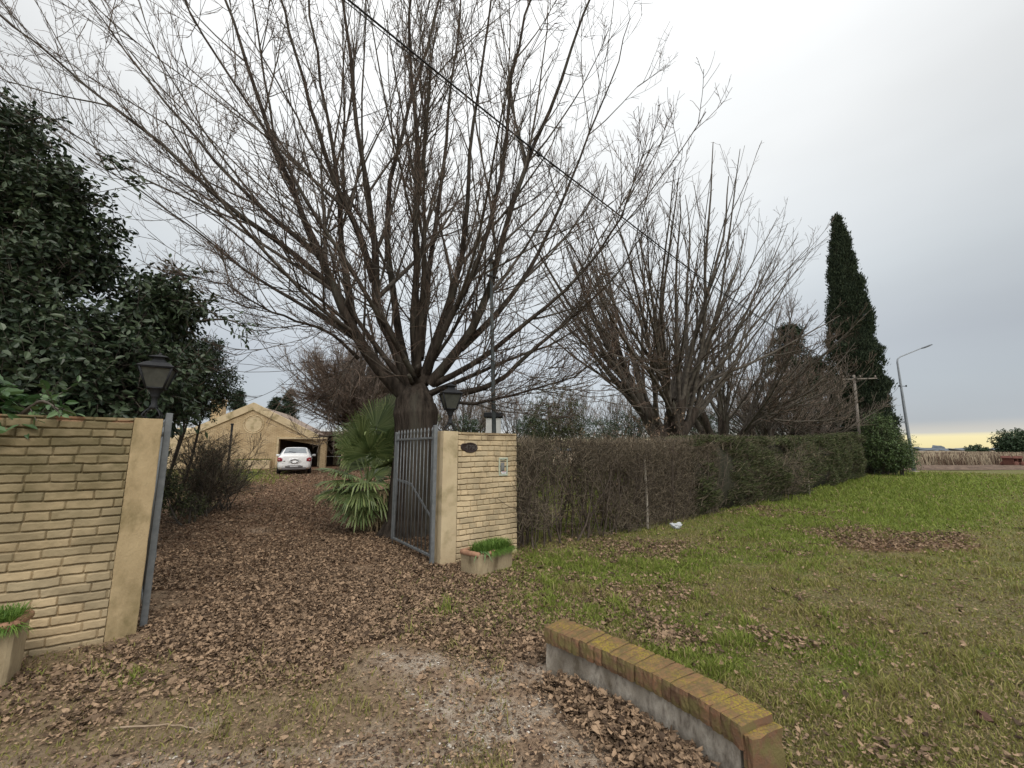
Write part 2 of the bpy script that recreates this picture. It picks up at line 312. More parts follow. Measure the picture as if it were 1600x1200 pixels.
def grid_ground():
    n = 560; s = np.linspace(-1, 1, n); A, K = .9, 8.9
    X = A * np.sinh(K * s); Y = A * np.sinh(K * np.linspace(-.62, 1, n)) + 4.2
    x, y = np.meshgrid(X, Y); x = x.ravel(); y = y.ravel()
    l, g, c, t = zones(x, y)
    z = gz(x, y) - .005
    mb = MB(); i = np.arange(n - 1)[:, None] * n + np.arange(n - 1)[None]
    mb.add(np.stack([x, y, z], -1), np.stack([i, i + 1, i + n + 1, i + n], -1).reshape(-1, 4))
    m = bpy.data.materials.new('ground_soil_turf'); m.use_nodes = True; nt = m.node_tree; N = nt.nodes.new; L = nt.links.new
    b = nt.nodes['Principled BSDF']; b.inputs['Roughness'].default_value = .95; b.inputs['Specular IOR Level'].default_value = .1
    at_ = N('ShaderNodeAttribute'); at_.attribute_name = 'zone'; sp = N('ShaderNodeSeparateColor'); L(at_.outputs['Color'], sp.inputs[0])
    tc = N('ShaderNodeTexCoord')
    def noise(sc, d=6, ro=.6):
        q = N('ShaderNodeTexNoise'); q.inputs['Scale'].default_value = sc; q.inputs['Detail'].default_value = d; q.inputs['Roughness'].default_value = ro; L(tc.outputs['Object'], q.inputs['Vector']); return q.outputs[0]
    def mr(v, a, b_, c=0, d=1):
        q = N('ShaderNodeMapRange'); q.inputs[1].default_value = a; q.inputs[2].default_value = b_; q.inputs[3].default_value = c; q.inputs[4].default_value = d; L(v, q.inputs[0]); return q.outputs[0]
    def mix(f, a, b_):
        q = N('ShaderNodeMix'); q.data_type = 'RGBA'
        if isinstance(f, float): q.inputs[0].default_value = f
        else: L(f, q.inputs[0])
        for k, v in ((6, a), (7, b_)):
            if isinstance(v, tuple): q.inputs[k].default_value = (*v, 1)
            else: L(v, q.inputs[k])
        return q.outputs[2]
    hi = mr(noise(38, 4), .35, .65); mid = mr(noise(7), .35, .65); lo = mr(noise(.6, 4), .35, .65)
    soil = mix(mid, (.15, .10, .065), (.33, .245, .165)); soil = mix(hi, soil, (.22, .16, .105))
    turf_d = mix(hi, (.10, .09, .045), (.20, .175, .085)); turf_g = mix(hi, (.08, .11, .025), (.17, .21, .05))
    turf = mix(sp.outputs[1], turf_d, turf_g)
    vor = N('ShaderNodeTexVoronoi'); vor.inputs['Scale'].default_value = 24; L(tc.outputs['Object'], vor.inputs['Vector'])
    sc = N('ShaderNodeSeparateColor'); L(vor.outputs['Color'], sc.inputs[0])
    lit = mix(sc.outputs[0], (.08, .042, .026), (.24, .145, .09))
    conc = mix(mid, (.33, .27, .21), (.50, .44, .36)); conc = mix(mr(noise(110, 3), .52, .62), conc, (.15, .11, .085)); conc = mix(mr(noise(3.0, 5), .42, .62), conc, (.27, .19, .13))
    col = mix(at_.outputs['Alpha'], soil, turf); col = mix(sp.outputs[2], col, conc); col = mix(sp.outputs[0], col, lit)
    # the dry crop field beyond the verge
    xyz = N('ShaderNodeSeparateXYZ'); L(tc.outputs['Object'], xyz.inputs[0])
    fld = mix(mr(noise(.9, 6), .35, .65), (.20, .155, .105), (.32, .26, .18))
    fm = mr(xyz.outputs[1], 44, 47)
    col = mix(fm, col, fld)
    L(col, b.inputs['Base Color'])
    bp = N('ShaderNodeBump'); bp.inputs['Strength'].default_value = .8; bp.inputs['Distance'].default_value = .02; L(noise(45, 8, .7), bp.inputs['Height']); L(bp.outputs[0], b.inputs['Normal'])
    o = mb.build('ground', m, attr={'zone': np.stack([l * (1 - c * .8), g, c, t], -1)})
    tag(o, 'soil, turf and worn drive surface around the gate', None, None, 'structure')
grid_ground()

# ------------------------------------------------------------------ turf blades, leaf litter, gravel
rng = np.random.default_rng(11)
def scatter(n, rmin, rmax, amin=-62, amax=62, power=1.0):
    a = R(1) * rng.uniform(amin, amax, n); u = rng.uniform(0, 1, n)
    r = rmin * (rmax / rmin) ** (u ** power)        # log-uniform distance: density ~1/r^2
    return r * np.sin(a), r * np.cos(a), r
def grass_all():
    n = 720000
    x, y, r = scatter(n, 1.9, 44, -56, 57)
    leaf, green, conc, g = zones(x, y)
    keep = (rng.uniform(0, 1, n) < g * (.62 + .38 * green) * (1 - .55 * leaf)) & (y < 35.5)
    x, y, r, green, g, leaf = [q[keep] for q in (x, y, r, green, g, leaf)]; n = len(x)
    tuft = fbm(x * 3.1, y * 3.1, 77, 3)
    h = (.012 + .024 * rng.uniform(0, 1, n) ** 1.5) * (.6 + .9 * tuft) * (1 + .7 * green) * (1 + .03 * r)
    h = h * (1 + 1.3 * sm(fbm(x * 4.5, y * 4.5, 88, 3), .60, .74)) * (1 - .45 * sm(fbm(x * 2.1, y * 2.1, 89, 3), .55, .7))
    wd = .0016 * (1 + .33 * r) * rng.uniform(.7, 1.3, n)
    z = gz(x, y) - .006
    a = rng.uniform(0, 2 * math.pi, n); ln = rng.uniform(.2, 1.1, n) * h
    dx, dy = np.cos(a), np.sin(a); b = rng.uniform(0, 2 * math.pi, n); sx, sy = np.cos(b) * wd, np.sin(b) * wd
    V = np.empty((n, 5, 3))
    V[:, 0] = np.stack([x - sx, y - sy, z], -1); V[:, 1] = np.stack([x + sx, y + sy, z], -1)
    V[:, 2] = np.stack([x + dx * ln * .35 + sx * .8, y + dy * ln * .35 + sy * .8, z + h * .6], -1)
    V[:, 3] = np.stack([x + dx * ln * .35 - sx * .8, y + dy * ln * .35 - sy * .8, z + h * .6], -1)
    V[:, 4] = np.stack([x + dx * ln, y + dy * ln, z + h * .95], -1)
    u = rng.uniform(0, 1, n); pm = green + .25 * (rng.uniform(0, 1, n) - .5)
    cls = np.where(u < .06 + .30 * (1 - np.clip(pm * 1.3, 0, 1)), 2, np.where(pm > .45, 0, 1)); cls = np.where((pm > .6) & (u > .12), 0, cls)
    for k, (mm, lab) in enumerate(((MT['grass'], 'bright green grass growing in patches on the verge'), (MT['grass_mid'], 'olive green mown grass of the verge'), (MT['grass_dry'], 'dry straw coloured grass mixed into the turf'))):
        v = V[cls == k]; q = np.arange(len(v))[:, None] * 5
        mb = MB().add(v, [q + np.array([0, 1, 2, 3]), q + np.array([3, 2, 4])])
        tag(mb.build('grass', mm, smooth=False), lab, 'grass', None, 'stuff')
grass_all()
def leaf_geo(x, y, z, size, tilt, rngl):
    """crumpled dead leaves: 3x4 curled grid with pointed ends"""
    n = len(x); s = np.array([-1, -.4, .35, 1.]); wv = np.array([.12, .85, .95, .06])
    a = rngl.uniform(0, 2 * math.pi, n); fold = rngl.uniform(-.5, 1.1, n); curl = rngl.normal(.25, .55, n); tw = rngl.normal(0, .5, n); asp = rngl.uniform(.45, .8, n)
    P = np.empty((n, 4, 3, 3))
    for i in range(4):
        for j in range(3):
            t = j - 1
            lx = s[i] * np.ones(n); ly = t * wv[i] * asp * rngl.uniform(.6, 1.3, n)
            lz = curl * (s[i] ** 2) * .6 + fold * abs(t) * .35 * asp + tw * s[i] * t * .25 + rngl.normal(0, .10, n)
            P[:, i, j] = np.stack([lx, ly, lz], -1)
    P *= (size / 2)[:, None, None, None]
    tx = rngl.normal(0, tilt, n); ty = rngl.normal(0, tilt, n)
    def ax(P, th, i, j):
        c = np.cos(th)[:, None, None]; s_ = np.sin(th)[:, None, None]; A, B = P[..., i].copy(), P[..., j].copy(); P[..., i] = c * A - s_ * B; P[..., j] = s_ * A + c * B
    ax(P, tx, 1, 2); ax(P, ty, 0, 2); ax(P, a, 0, 1)
    P += np.stack([x, y, z], -1)[:, None, None]
    q = np.arange(n)[:, None] * 12; Fq = []
    for i in range(3):
        for j in range(2):
            k = i * 3 + j; Fq.append(q + np.array([k, k + 1, k + 4, k + 3]))
    return P.reshape(-1, 3), np.concatenate(Fq)
def litter():
    n = 520000
    x, y, r = scatter(n, 1.9, 30, -56, 57)
    leaf, green, conc, g = zones(x, y)
    keep = rng.uniform(0, 1, n) < np.clip((leaf ** 1.25) * (1 - .55 * conc * (leaf < .75)) + .015, 0, 1)
    hw = headd(x, y)
    keep &= ~((hw > -.01) & (hw < .26) & (y < 3.5) & (y > 2.1))
    keep &= rng.uniform(0, 1, n) < .85
    x, y, r, leaf, hw = [q[keep] for q in (x, y, r, leaf, hw)]; n = len(x)
    pile = np.exp(-((hw + .12) / .22) ** 2) * (y < 3.3) * (x > .2) * .06
    size = (.011 + .038 * rng.uniform(0, 1, n) ** 1.4) * (1 + .045 * r) * np.where(rng.uniform(0, 1, n) < .04, 1.6, 1)
    z = gz(x, y) + .006 + rng.uniform(0, 1, n) * (.022 * leaf + pile) + .016 * sm(x, .3, 1.5) * (headd(x, y) > .1)
    V, Fq = leaf_geo(x, y, z, size, .34, rng)
    tag(MB().add(V, Fq).build('fallen_leaves', MT['litter'], smooth=False), 'brown fallen leaves covering the drive and drifted over the verge', 'leaves', None, 'stuff')
litter()
def crumbs():
    n = 260000; x, y, r = scatter(n, 1.9, 9, -56, 57); leaf, green, conc, g = zones(x, y)
    hw = headd(x, y)
    k = (rng.uniform(0, 1, n) < .25 + .6 * leaf) & ~((hw > -.01) & (hw < .26) & (y < 3.5) & (y > 2.1)); x, y, r = x[k], y[k], r[k]; n = len(x)
    z = gz(x, y) + rng.uniform(.001, .012, n); a = rng.uniform(0, 2 * math.pi, n); s_ = rng.uniform(.003, .012, n) * (1 + .10 * r); w_ = s_ * rng.uniform(.15, .8, n)
    c, d = np.cos(a), np.sin(a); V = np.stack([np.stack([x - c * s_, y - d * s_, z], -1), np.stack([x + d * w_, y - c * w_, z + rng.uniform(-.3, .6, n) * s_], -1), np.stack([x + c * s_, y + d * s_, z + rng.uniform(-.2, .5, n) * s_], -1), np.stack([x - d * w_, y + c * w_, z + rng.uniform(-.1, .5, n) * s_], -1)], 1)
    q = np.arange(n)[:, None] * 4
    tag(MB().add(V, q + np.arange(4)).build('leaf_crumbs', MT['litter'], smooth=False), 'small broken bits of leaf and straw strewn over the ground', 'litter', None, 'stuff')
crumbs()
def pebbles():
    n = 5200; x, y, r = scatter(n, 2.0, 5.5, -50, 30)
    l, g, c, t = zones(x, y); k = (c > .35); x, y, r = x[k], y[k], r[k]; n = len(x)
    bm = bmesh.new(); bmesh.ops.create_icosphere(bm, subdivisions=1, radius=1); V0 = np.array([v.co[:] for v in bm.verts]); F0 = np.array([[v.index for v in f.verts] for f in bm.faces]); bm.free()
    s = np.stack([rng.uniform(.003, .015, n) ** 1.0, rng.uniform(.003, .013, n), rng.uniform(.002, .005, n)], -1)
    V = V0[None] * s[:, None] + np.stack([x, y, gz(x, y) + .001], -1)[:, None]
    m = mat('pebble', (.035, .022, .018), (.16, .10, .075), island=True, rough=.7); k2 = rng.uniform(0, 1, n) < .3
    mb = MB(); mb.add(V[~k2], (F0[None] + (np.arange((~k2).sum()) * len(V0))[:, None, None]).reshape(-1, 3), 0)
    mb.add(V[k2], (F0[None] + (np.arange(k2.sum()) * len(V0))[:, None, None]).reshape(-1, 3), 1)
    tag(mb.build('gravel', [m, mat('pebble_pale', (.40, .34, .27), (.58, .54, .48), island=True)]), 'dark and pale pebbles set in the worn concrete apron', 'gravel', None, 'stuff')
pebbles()

# ------------------------------------------------------------------ brick garden walls
def brick_mat(name, moss):
    m = bpy.data.materials.new(name); m.use_nodes = True; nt = m.node_tree; N = nt.nodes.new; L = nt.links.new
    b = nt.nodes['Principled BSDF']; b.inputs['Roughness'].default_value = .85; b.inputs['Specular IOR Level'].default_value = .2
    a = N('ShaderNodeAttribute'); a.attribute_name = 'tone'; L(a.outputs['Color'], b.inputs['Base Color'])
    tc = N('ShaderNodeTexCoord'); n = N('ShaderNodeTexNoise'); n.inputs['Scale'].default_value = 90; n.inputs['Detail'].default_value = 6; L(tc.outputs['Object'], n.inputs['Vector'])
    bp = N('ShaderNodeBump'); bp.inputs['Strength'].default_value = .5; bp.inputs['Distance'].default_value = .004; L(n.outputs[0], bp.inputs['Height']); L(bp.outputs[0], b.inputs['Normal'])
    return m
MT['brick'] = brick_mat('painted_brick', 0)
def brick_face(Ln, Ht, course, bl, seed, res, moss, cracks=()):
    """height field wall front, local x along, z up, face toward -y"""
    nx, nz = int(Ln / res), int(Ht / res); X = np.linspace(0, Ln, nx); Z = np.linspace(0, Ht, nz); x, z = np.meshgrid(X, Z)
    zz = z + .013 * (fbm(x * 2.2, z * 3, seed) - .5) * 2 + .007 * (fbm(x * 14, z * 8, seed + 1, 2) - .5)
    row = np.floor(zz / course); fz = (zz / course - row) * course
    off_ = hash2(row, row * 0, seed + 5) * bl * .35 + (row % 2) * bl * .5
    xx = x + off_ + .014 * (fbm(x * 9, z * 9, seed + 3, 2) - .5)
    bi = np.floor(xx / bl); fx = (xx / bl - bi) * bl
    # occasional half bricks
    half = hash2(bi, row, seed + 8) < .30; fx2 = np.where(half, np.where(fx > bl * .5, fx - bl * .5, fx), fx); bw = np.where(half, bl * .5, bl)
    bid = bi * 2 + np.where(half & (fx > bl * .5), 1, 0)
    ed = np.minimum(np.minimum(fz, course - fz) * 1.0, np.minimum(fx2, bw - fx2) * 1.1)
    rag = .0002 + .0055 * fbm(x * 22, z * 22, seed + 9, 3)
    prof = sm(ed, rag, rag + .0065)
    hb = (hash2(bid, row, seed + 12) - .3) * .009
    tilt = (hash2(bid, row, seed + 13) - .5) * .02 * (fx2 - bw / 2) / bl * 1.2 + (hash2(bid, row, seed + 14) - .5) * .16 * (fz - course / 2)
    h = prof * (.019 + hb + tilt + .004 * (fbm(x * 30, z * 30, seed + 15, 3) - .5)) + .003 * fbm(x * 40, z * 40, seed + 16, 2)
    vjoint = sm(np.minimum(fx2, bw - fx2), .012, .002) * sm(np.minimum(fz, course - fz), .006, .014)
    h += vjoint * .006 * hash2(bid, row, seed + 18)
    for cx, wd in cracks:
        cr = sm(np.abs(x - cx - .008 * (fbm(x * 0, z * 6, seed + 19, 3) - .5) * 2), wd, wd * .3); h -= cr * .008
    v = hash2(bid, row, seed + 20)[..., None]
    base = np.array([.50, .395, .25] if not moss else [.44, .345, .215]) * (.88 + .24 * v) + np.array([.02, 0, -.01]) * (v - .5)
    nse = fbm(x * 5, z * 5, seed + 21, 4)[..., None]; base = base * (.62 + .76 * nse)
    dirt = ((1 - prof) * np.where(np.minimum(fx2, bw - fx2) < np.minimum(fz, course - fz), .2, .6))[..., None]; base = base * (1 - dirt) + np.array([.17, .12, .07]) * dirt  # joint shade and grime put into the colour, level joints darkest
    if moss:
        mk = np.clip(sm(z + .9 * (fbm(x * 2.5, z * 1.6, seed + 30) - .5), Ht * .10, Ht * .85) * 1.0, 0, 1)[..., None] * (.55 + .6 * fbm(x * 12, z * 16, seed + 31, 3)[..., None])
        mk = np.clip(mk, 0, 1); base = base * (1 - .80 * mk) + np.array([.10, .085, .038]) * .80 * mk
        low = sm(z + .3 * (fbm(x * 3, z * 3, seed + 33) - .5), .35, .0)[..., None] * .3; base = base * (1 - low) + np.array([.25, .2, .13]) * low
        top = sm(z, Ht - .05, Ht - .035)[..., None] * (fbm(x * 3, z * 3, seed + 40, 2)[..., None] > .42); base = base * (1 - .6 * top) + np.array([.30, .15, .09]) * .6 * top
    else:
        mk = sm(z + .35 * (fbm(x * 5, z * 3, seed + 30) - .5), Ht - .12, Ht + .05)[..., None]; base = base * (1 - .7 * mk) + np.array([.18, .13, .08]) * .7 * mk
    V = np.stack([x, -h, z], -1).reshape(-1, 3); i = np.arange(nz - 1)[:, None] * nx + np.arange(nx - 1)[None]
    Fq = np.stack([i, i + 1, i + nx + 1, i + nx], -1).reshape(-1, 4)
    return V, Fq, np.concatenate([base.reshape(-1, 3), np.ones((nx * nz, 1))], -1)
def brick_wall(name, label, loc, ang, Ln, Ht, thick, seed, moss, pier_w, pier_side, bl, course, cracks=()):
    t = thing(name, label, 'wall', (loc[0], loc[1], -.03), ang)
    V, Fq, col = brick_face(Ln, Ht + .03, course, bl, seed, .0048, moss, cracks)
    mb = MB().add(V, Fq)
    # return faces: thick body behind the face, top and ends
    b = boxg(Ln - .001, thick, Ht + .03 - .001, 0)[0] + np.array([Ln / 2, thick / 2 + .0012, (Ht + .03) / 2])
    n0 = len(V); mb.add(b, boxg(Ln - .001, thick, Ht + .03 - .001, 0)[1])
    col = np.concatenate([col, np.tile([.34, .25, .15, 1], (len(b), 1))])
    # ragged skirt closing the sides of the relief
    nx, nz = int(Ln / .0048), int((Ht + .03) / .0048)
    for idx in (np.arange(nx) + (nz - 1) * nx, np.arange(nz) * nx + nx - 1, (np.arange(nz) * nx)[::-1]):
        e = V[idx]; e2 = e.copy(); e2[:, 1] = .002; k = len(idx); q = np.arange(k - 1)
        mb.add(np.concatenate([e, e2]), np.stack([q, q + k, q + k + 1, q + 1], -1)); col = np.concatenate([col, np.tile(col[idx] * [.8, .8, .8, 1], (2, 1))])
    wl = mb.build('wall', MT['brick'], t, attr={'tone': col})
    return t

# right gate wall
WR_A, WR_ANG = np.array([-.81, 6.36]), math.atan2(.69, .87)
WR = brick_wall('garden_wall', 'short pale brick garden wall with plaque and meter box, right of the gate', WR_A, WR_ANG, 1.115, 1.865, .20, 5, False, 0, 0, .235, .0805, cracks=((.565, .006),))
def rough_box(mb, c, s, seed, cuts=30, amp=.0035):
    bm = bmesh.new(); bmesh.ops.create_cube(bm, size=1); bmesh.ops.subdivide_edges(bm, edges=bm.edges[:], cuts=cuts, use_grid_fill=True); V = np.array([v.co[:] for v in bm.verts]); Fc = np.array([[v.index for v in f.verts] for f in bm.faces]); bm.free()
    s = np.array(s); P = V * s; e = s / 2 - np.abs(P); es = np.sort(e, axis=1); n1 = fbm(P[:, 0] * 30 + P[:, 1] * 17, P[:, 2] * 22, seed, 3); rr = .004 + .016 * np.clip(n1 - .35, 0, 1) ** 1.2
    k = np.clip((rr - es[:, 1]) / rr, 0, 1) * rr * .45; sg = np.sign(P); near = e <= (es[:, 1:2] + 1e-6)
    P = P - sg * near * k[:, None] * (es[:, 0:1] < 1e-6); nn_ = np.where(e < 1e-6, sg, 0); P = P + nn_ * (amp * 2 * (fbm(P[:, 0] * 9 + P[:, 1] * 7, P[:, 2] * 7, seed + 2, 4) - .5))[:, None]
    return mb.add(P + np.array(c), Fc)
def pier(parent, x0, w, d, h, y0=-.02):
    n = 26; mb = MB(); rough_box(mb, (x0 + w / 2, y0 + d / 2, h / 2), (w, d, h), 4); o = mb.build('stucco_pier', MT['tan'], parent, smooth=False); return o
pier(WR, -.252, .25, .24, 1.905)
# left gate wall
WL_ANG = R(36); LW = 3.4
WL_B = np.array([-3.46, 3.87]); WL_A = WL_B - LW * np.array([math.cos(WL_ANG), math.sin(WL_ANG)])
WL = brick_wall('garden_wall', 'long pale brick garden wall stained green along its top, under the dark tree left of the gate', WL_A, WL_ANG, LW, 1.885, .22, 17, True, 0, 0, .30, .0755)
# pier turned a little toward the opening
mb = MB(); rough_box(mb, (.105, .11, .96), (.21, .24, 1.92), 9); mb.xf(rotz(R(13))); mb.xf(None, (LW + .002, -.012, 0))
mb.build('stucco_pier', mat('stained_stucco', (.36, .27, .15), (.47, .36, .21), 3.5, .9, .7, 40, .01, c3=(.19, .15, .07), s3=2.6, stretch=(1, 1, .6)), WL, smooth=False)

# house number plaque, meter box
def on_wall(u, z, out=0.0):   # right wall local -> world
    c, s_ = math.cos(WR_ANG), math.sin(WR_ANG); return np.array([WR_A[0] + u * c + out * s_, WR_A[1] + u * s_ - out * c, z])
def uz_of(px, py):  # pixel to right wall plane
    r = ray(px, py); c, s_ = math.cos(WR_ANG), math.sin(WR_ANG); nrm_ = np.array([s_, -c, 0]); p0 = np.array([WR_A[0], WR_A[1], 0]) + nrm_ * .015
    t = np.dot(p0 - np.array([0, 0, H]), nrm_) / np.dot(r, nrm_); p = np.array([0, 0, H]) + r * t
    return (p[0] - WR_A[0]) * c + (p[1] - WR_A[1]) * s_, p[2]
def text_mesh(s, size, depth, name, m, parent, loc, rot):
    cu = bpy.data.curves.new(name, 'FONT'); cu.body = s; cu.size = size; cu.extrude = depth; cu.align_x = 'CENTER'; cu.align_y = 'CENTER'
    o = bpy.data.objects.new(name, cu); C.objects.link(o); dg = bpy.context.evaluated_depsgraph_get(); me = bpy.data.meshes.new_from_object(o.evaluated_get(dg))
    me.materials.clear(); me.materials.append(m); C.objects.unlink(o); bpy.data.objects.remove(o)
    q = bpy.data.objects.new(name, me); C.objects.link(q); q.parent = parent; q.location = loc; q.rotation_euler = rot; return q
(u0, z0), (u1, z1) = uz_of(734, 699.5), uz_of(751, 699.5)
pl = thing('house_number_plaque', 'dark oval house number plaque on the right gate wall', 'plaque', on_wall(u0, z0, .016), WR_ANG)
W2 = .135; mb = MB(); an = np.linspace(0, 2 * math.pi, 40, endpoint=False)
rw = W2 * np.ones(40); oval = np.stack([W2 * np.cos(an), .078 * np.sin(an)], -1)
oval[:, 0] -= .035 * (np.cos(an) < -.75) * (np.abs(np.sin(an)) < .66); oval[:, 1] += .012 * (np.cos(an) < -.6)
rings = []
for s_, y_ in ((1.0, 0), (1.0, -.014), (.93, -.022), (.86, -.018), (.5, -.018)):
    rings.append(np.stack([oval[:, 0] * s_, np.full(40, y_), oval[:, 1] * s_], -1))
V = np.concatenate(rings); Fq = []
for k in range(4):
    i = np.arange(40); j = (i + 1) % 40; Fq.append(np.stack([k * 40 + i, k * 40 + j, (k + 1) * 40 + j, (k + 1) * 40 + i], -1))
mb.add(V, [np.concatenate(Fq)]); mb.add(rings[-1], [np.array([np.arange(40)])]); mb.build('board', MT['plaque'], pl)
text_mesh('4790', .105, .004, 'numerals', mat('plaque_numeral', (.06, .052, .048), (.09, .08, .072), 30, .5), pl, (.012, -.020, 0), (math.pi / 2, 0, 0))
u0, z0 = uz_of(785.5, 729); mbx = thing('meter_box', 'small pale green framed meter box let into the right gate wall', 'meter box', on_wall(u0, z0, .012), WR_ANG)
mg = mat('pale_green_enamel', (.38, .42, .33), (.48, .51, .41), 20, .5); mb = MB(); w_, h_ = .175, .285
for sx in (-1, 1): box(mb, (sx * (w_ / 2 - .011), -.012, 0), (.022, .03, h_), bev=.003)
for sz in (-1, 1): box(mb, (0, -.012, sz * (h_ / 2 - .013)), (w_ - .044, .0295, .026), bev=.003)
mb.build('frame', mg, mbx, smooth=False)
mb = MB(); box(mb, (0, .0, 0), (w_ - .044, .004, h_ - .052), bev=0); mb.build('back_panel', mat('box_inside', (.06, .065, .06), (.14, .145, .14), 9, .4), mbx, smooth=False)
mb = MB(); box(mb, (-.012, -.012, .0), (.07, .02, .13), bev=.006, seg=2); mb.build('meter', mat('meter_face', (.13, .13, .13), (.20, .20, .20), 12, .25, spec=.6), mbx)
mb = MB(); box(mb, (.0, -.012, .105), (.07, .018, .02), bev=.006); mb.build('latch', mg, mbx)
mb = MB(); box(mb, (.006, -.024, -.095), (.10, .003, .038), bev=.001); lb = mb.build('sticker', MT['white'], mbx)
mb = MB(); box(mb, (.006, -.0265, -.083), (.075, .002, .009), bev=0); mb.build('red_band', mat('faded_red', (.45, .12, .12)), lb)
mb = MB(); bar(mb, (.0, -.004, -.145), (.0, -.004, -.18), .006); bar(mb, (.022, -.004, -.145), (.022, -.004, -.36), .003); mb.build('conduit', mat('painted_conduit', (.45, .34, .19)), mbx)

# ------------------------------------------------------------------ gate leaves
def gate_leaf(label, hinge, direction, Lg, Hg, z0):
    ang = math.atan2(direction[1], direction[0]); t = thing('metal_gate', label, 'gate', (hinge[0], hinge[1], 0), ang, 'grey steel gate leaves of the drive')
    mb = MB(); box(mb, (0, 0, (Hg + .03) / 2), (.055, .055, Hg + .03), bev=.004); mb.build('hinge_post', MT['steel'], t, smooth=False)
    mb = MB(); box(mb, (Lg, 0, z0 + (Hg - z0) / 2 - .01), (.045, .05, Hg - z0 - .02), bev=.004); box(mb, (Lg - .055, 0, z0 + (Hg - z0) / 2 - .02), (.03, .03, Hg - z0 - .04), bev=.004)
    box(mb, (Lg / 2, 0, Hg - .155), (Lg - .06, .032, .032), bev=.003); box(mb, (Lg / 2, 0, z0 + .02), (Lg - .06, .034, .034), bev=.003)
    mb.build('frame', MT['steel'], t, smooth=False)
    for i in range(11):
        x = .10 + i * (Lg - .21) / 10; mb = MB(); bar(mb, (x, 0, z0 + .02), (x, 0, Hg - .07), .0085, 6); b = mb.build('bar', MT['steel'], t)
        mb = MB(); lathe(mb, [(.008, 0), (.015, .006), (.008, .014), (.020, .032), (.001, .085)], (x, 0, Hg - .073), 8); mb.build('spear_tip', MT['steel'], b)
    mb = MB(); pts = [(Lg - .03, -.035, Hg * .55), (Lg - .62, -.035, Hg * .53), (.07, -.035, Hg * .20)]
    pts = [(Lg - .02, -.03, Hg * .565), (Lg * .58, -.03, Hg * .545), (.03, -.03, Hg * .30)]
    for a, b in zip(pts[:-1], pts[1:]):
        a, b = np.array(a), np.array(b); d = b - a; l = np.linalg.norm(d); Rm = roty(-math.atan2(d[2], d[0])); box(mb, (a + b) / 2, (l + .02, .012, .04), Rm, bev=.003)
    bar(mb, (Lg - .02, -.045, Hg * .565), (Lg * .7, -.045, Hg * .56), .009); mb.build('brace', MT['steel'], t, smooth=False)
    mb = MB(); box(mb, (Lg - .01, -.03, Hg * .47), (.07, .03, .16), bev=.006); bar(mb, (Lg + .01, -.05, Hg * .42), (Lg + .01, -.05, Hg * .56), .008); mb.build('lock', MT['steel'], t, smooth=False)
    mb = MB(); bar(mb, (Lg, .0, 0.005), (Lg, .0, z0 + .1), .010); mb.build('drop_bolt', MT['steel'], t)
    return t
gate_leaf('grey barred gate leaf with spear tips swung open in front of the big bare tree', (-1.125, 6.235), (-.575, .818), 1.60, 1.93, .10)
gate_leaf('grey gate leaf seen edge on beside the left gate pier', (-3.40, 4.19), (-.665, .747), 1.60, 1.93, .10)

# ------------------------------------------------------------------ lanterns on the piers
def lantern(label, loc, rz, s, tilt=0):
    t = thing('gate_lantern', label, 'lantern', loc, rz, 'black lanterns on the gate piers'); t.scale = (s, s, s); t.rotation_euler = (tilt, 0, rz)
    mb = MB()
    for k in range(4):
        a = k * math.pi / 2 + math.pi / 4; d = np.array([math.cos(a), math.sin(a), 0])
        P = [d * .115, d * .118 + [0, 0, .03], d * .085 + [0, 0, .075], d * .03 + [0, 0, .12]]; tubes(mb, np.array([P]), np.full((1, 4), .0085), 6, 0, True)
        bar(mb, d * .115 + [0, 0, .004], d * .07 + [0, 0, .004], .008, 6)
    mb.build('scroll_foot', MT['black'], t)
    mb = MB(); lathe(mb, [(.035, .10), (.045, .115), (.045, .135), (.030, .15), (.030, .24), (.042, .25), (.042, .262), (.055, .30), (.078, .335), (.083, .345), (.02, .346)], sides=16); mb.build('stem', MT['black'], t)
    # tapered square cage
    zb, zt, rb, rt = .345, .60, .082, .155
    c4 = [np.array([math.cos(k * math.pi / 2 + math.pi / 4), math.sin(k * math.pi / 2 + math.pi / 4), 0]) * math.sqrt(2) for k in range(4)]
    mb = MB()
    for k in range(4):
        bar(mb, c4[k] * rb + [0, 0, zb], c4[k] * rt + [0, 0, zt], .0125, 6)
        bar(mb, c4[k] * rb + [0, 0, zb + .006], c4[(k + 1) % 4] * rb + [0, 0, zb + .006], .012, 6); bar(mb, c4[k] * rt + [0, 0, zt - .006], c4[(k + 1) % 4] * rt + [0, 0, zt - .006], .012, 6)
    mb.build('cage', MT['black'], t)
    for k in range(4):
        p = [c4[k] * rb * .97, c4[(k + 1) % 4] * rb * .97, c4[(k + 1) % 4] * rt * .97, c4[k] * rt * .97]; V = np.array([p[0] + [0, 0, zb], p[1] + [0, 0, zb], p[2] + [0, 0, zt], p[3] + [0, 0, zt]])
        mb = MB(); V2 = V * [.975, .975, 1]; mb.add(np.concatenate([V, V2]), np.array([[0, 1, 2, 3], [7, 6, 5, 4], [0, 4, 5, 1], [1, 5, 6, 2], [2, 6, 7, 3], [3, 7, 4, 0]])); mb.build('glass_pane', MT['glass_dirty'], t, smooth=False)
    mb = MB(); lathe(mb, [(.245, .598), (.25, .606), (.16, .655), (.085, .68), (.075, .705)], sides=4, rot=math.pi / 4); mb.build('roof', MT['black'], t, smooth=False)
    mb = MB(); lathe(mb, [(.07, .70), (.07, .725), (.125, .728), (.125, .736), (.02, .765), (.012, .79)], sides=4, rot=math.pi / 4); mb.build('vent_cap', MT['black'], t, smooth=False)
    return t
lantern('black lantern in front of the bare branches on the right gate pier', (-.93, 6.36, 1.885), R(20), .92)
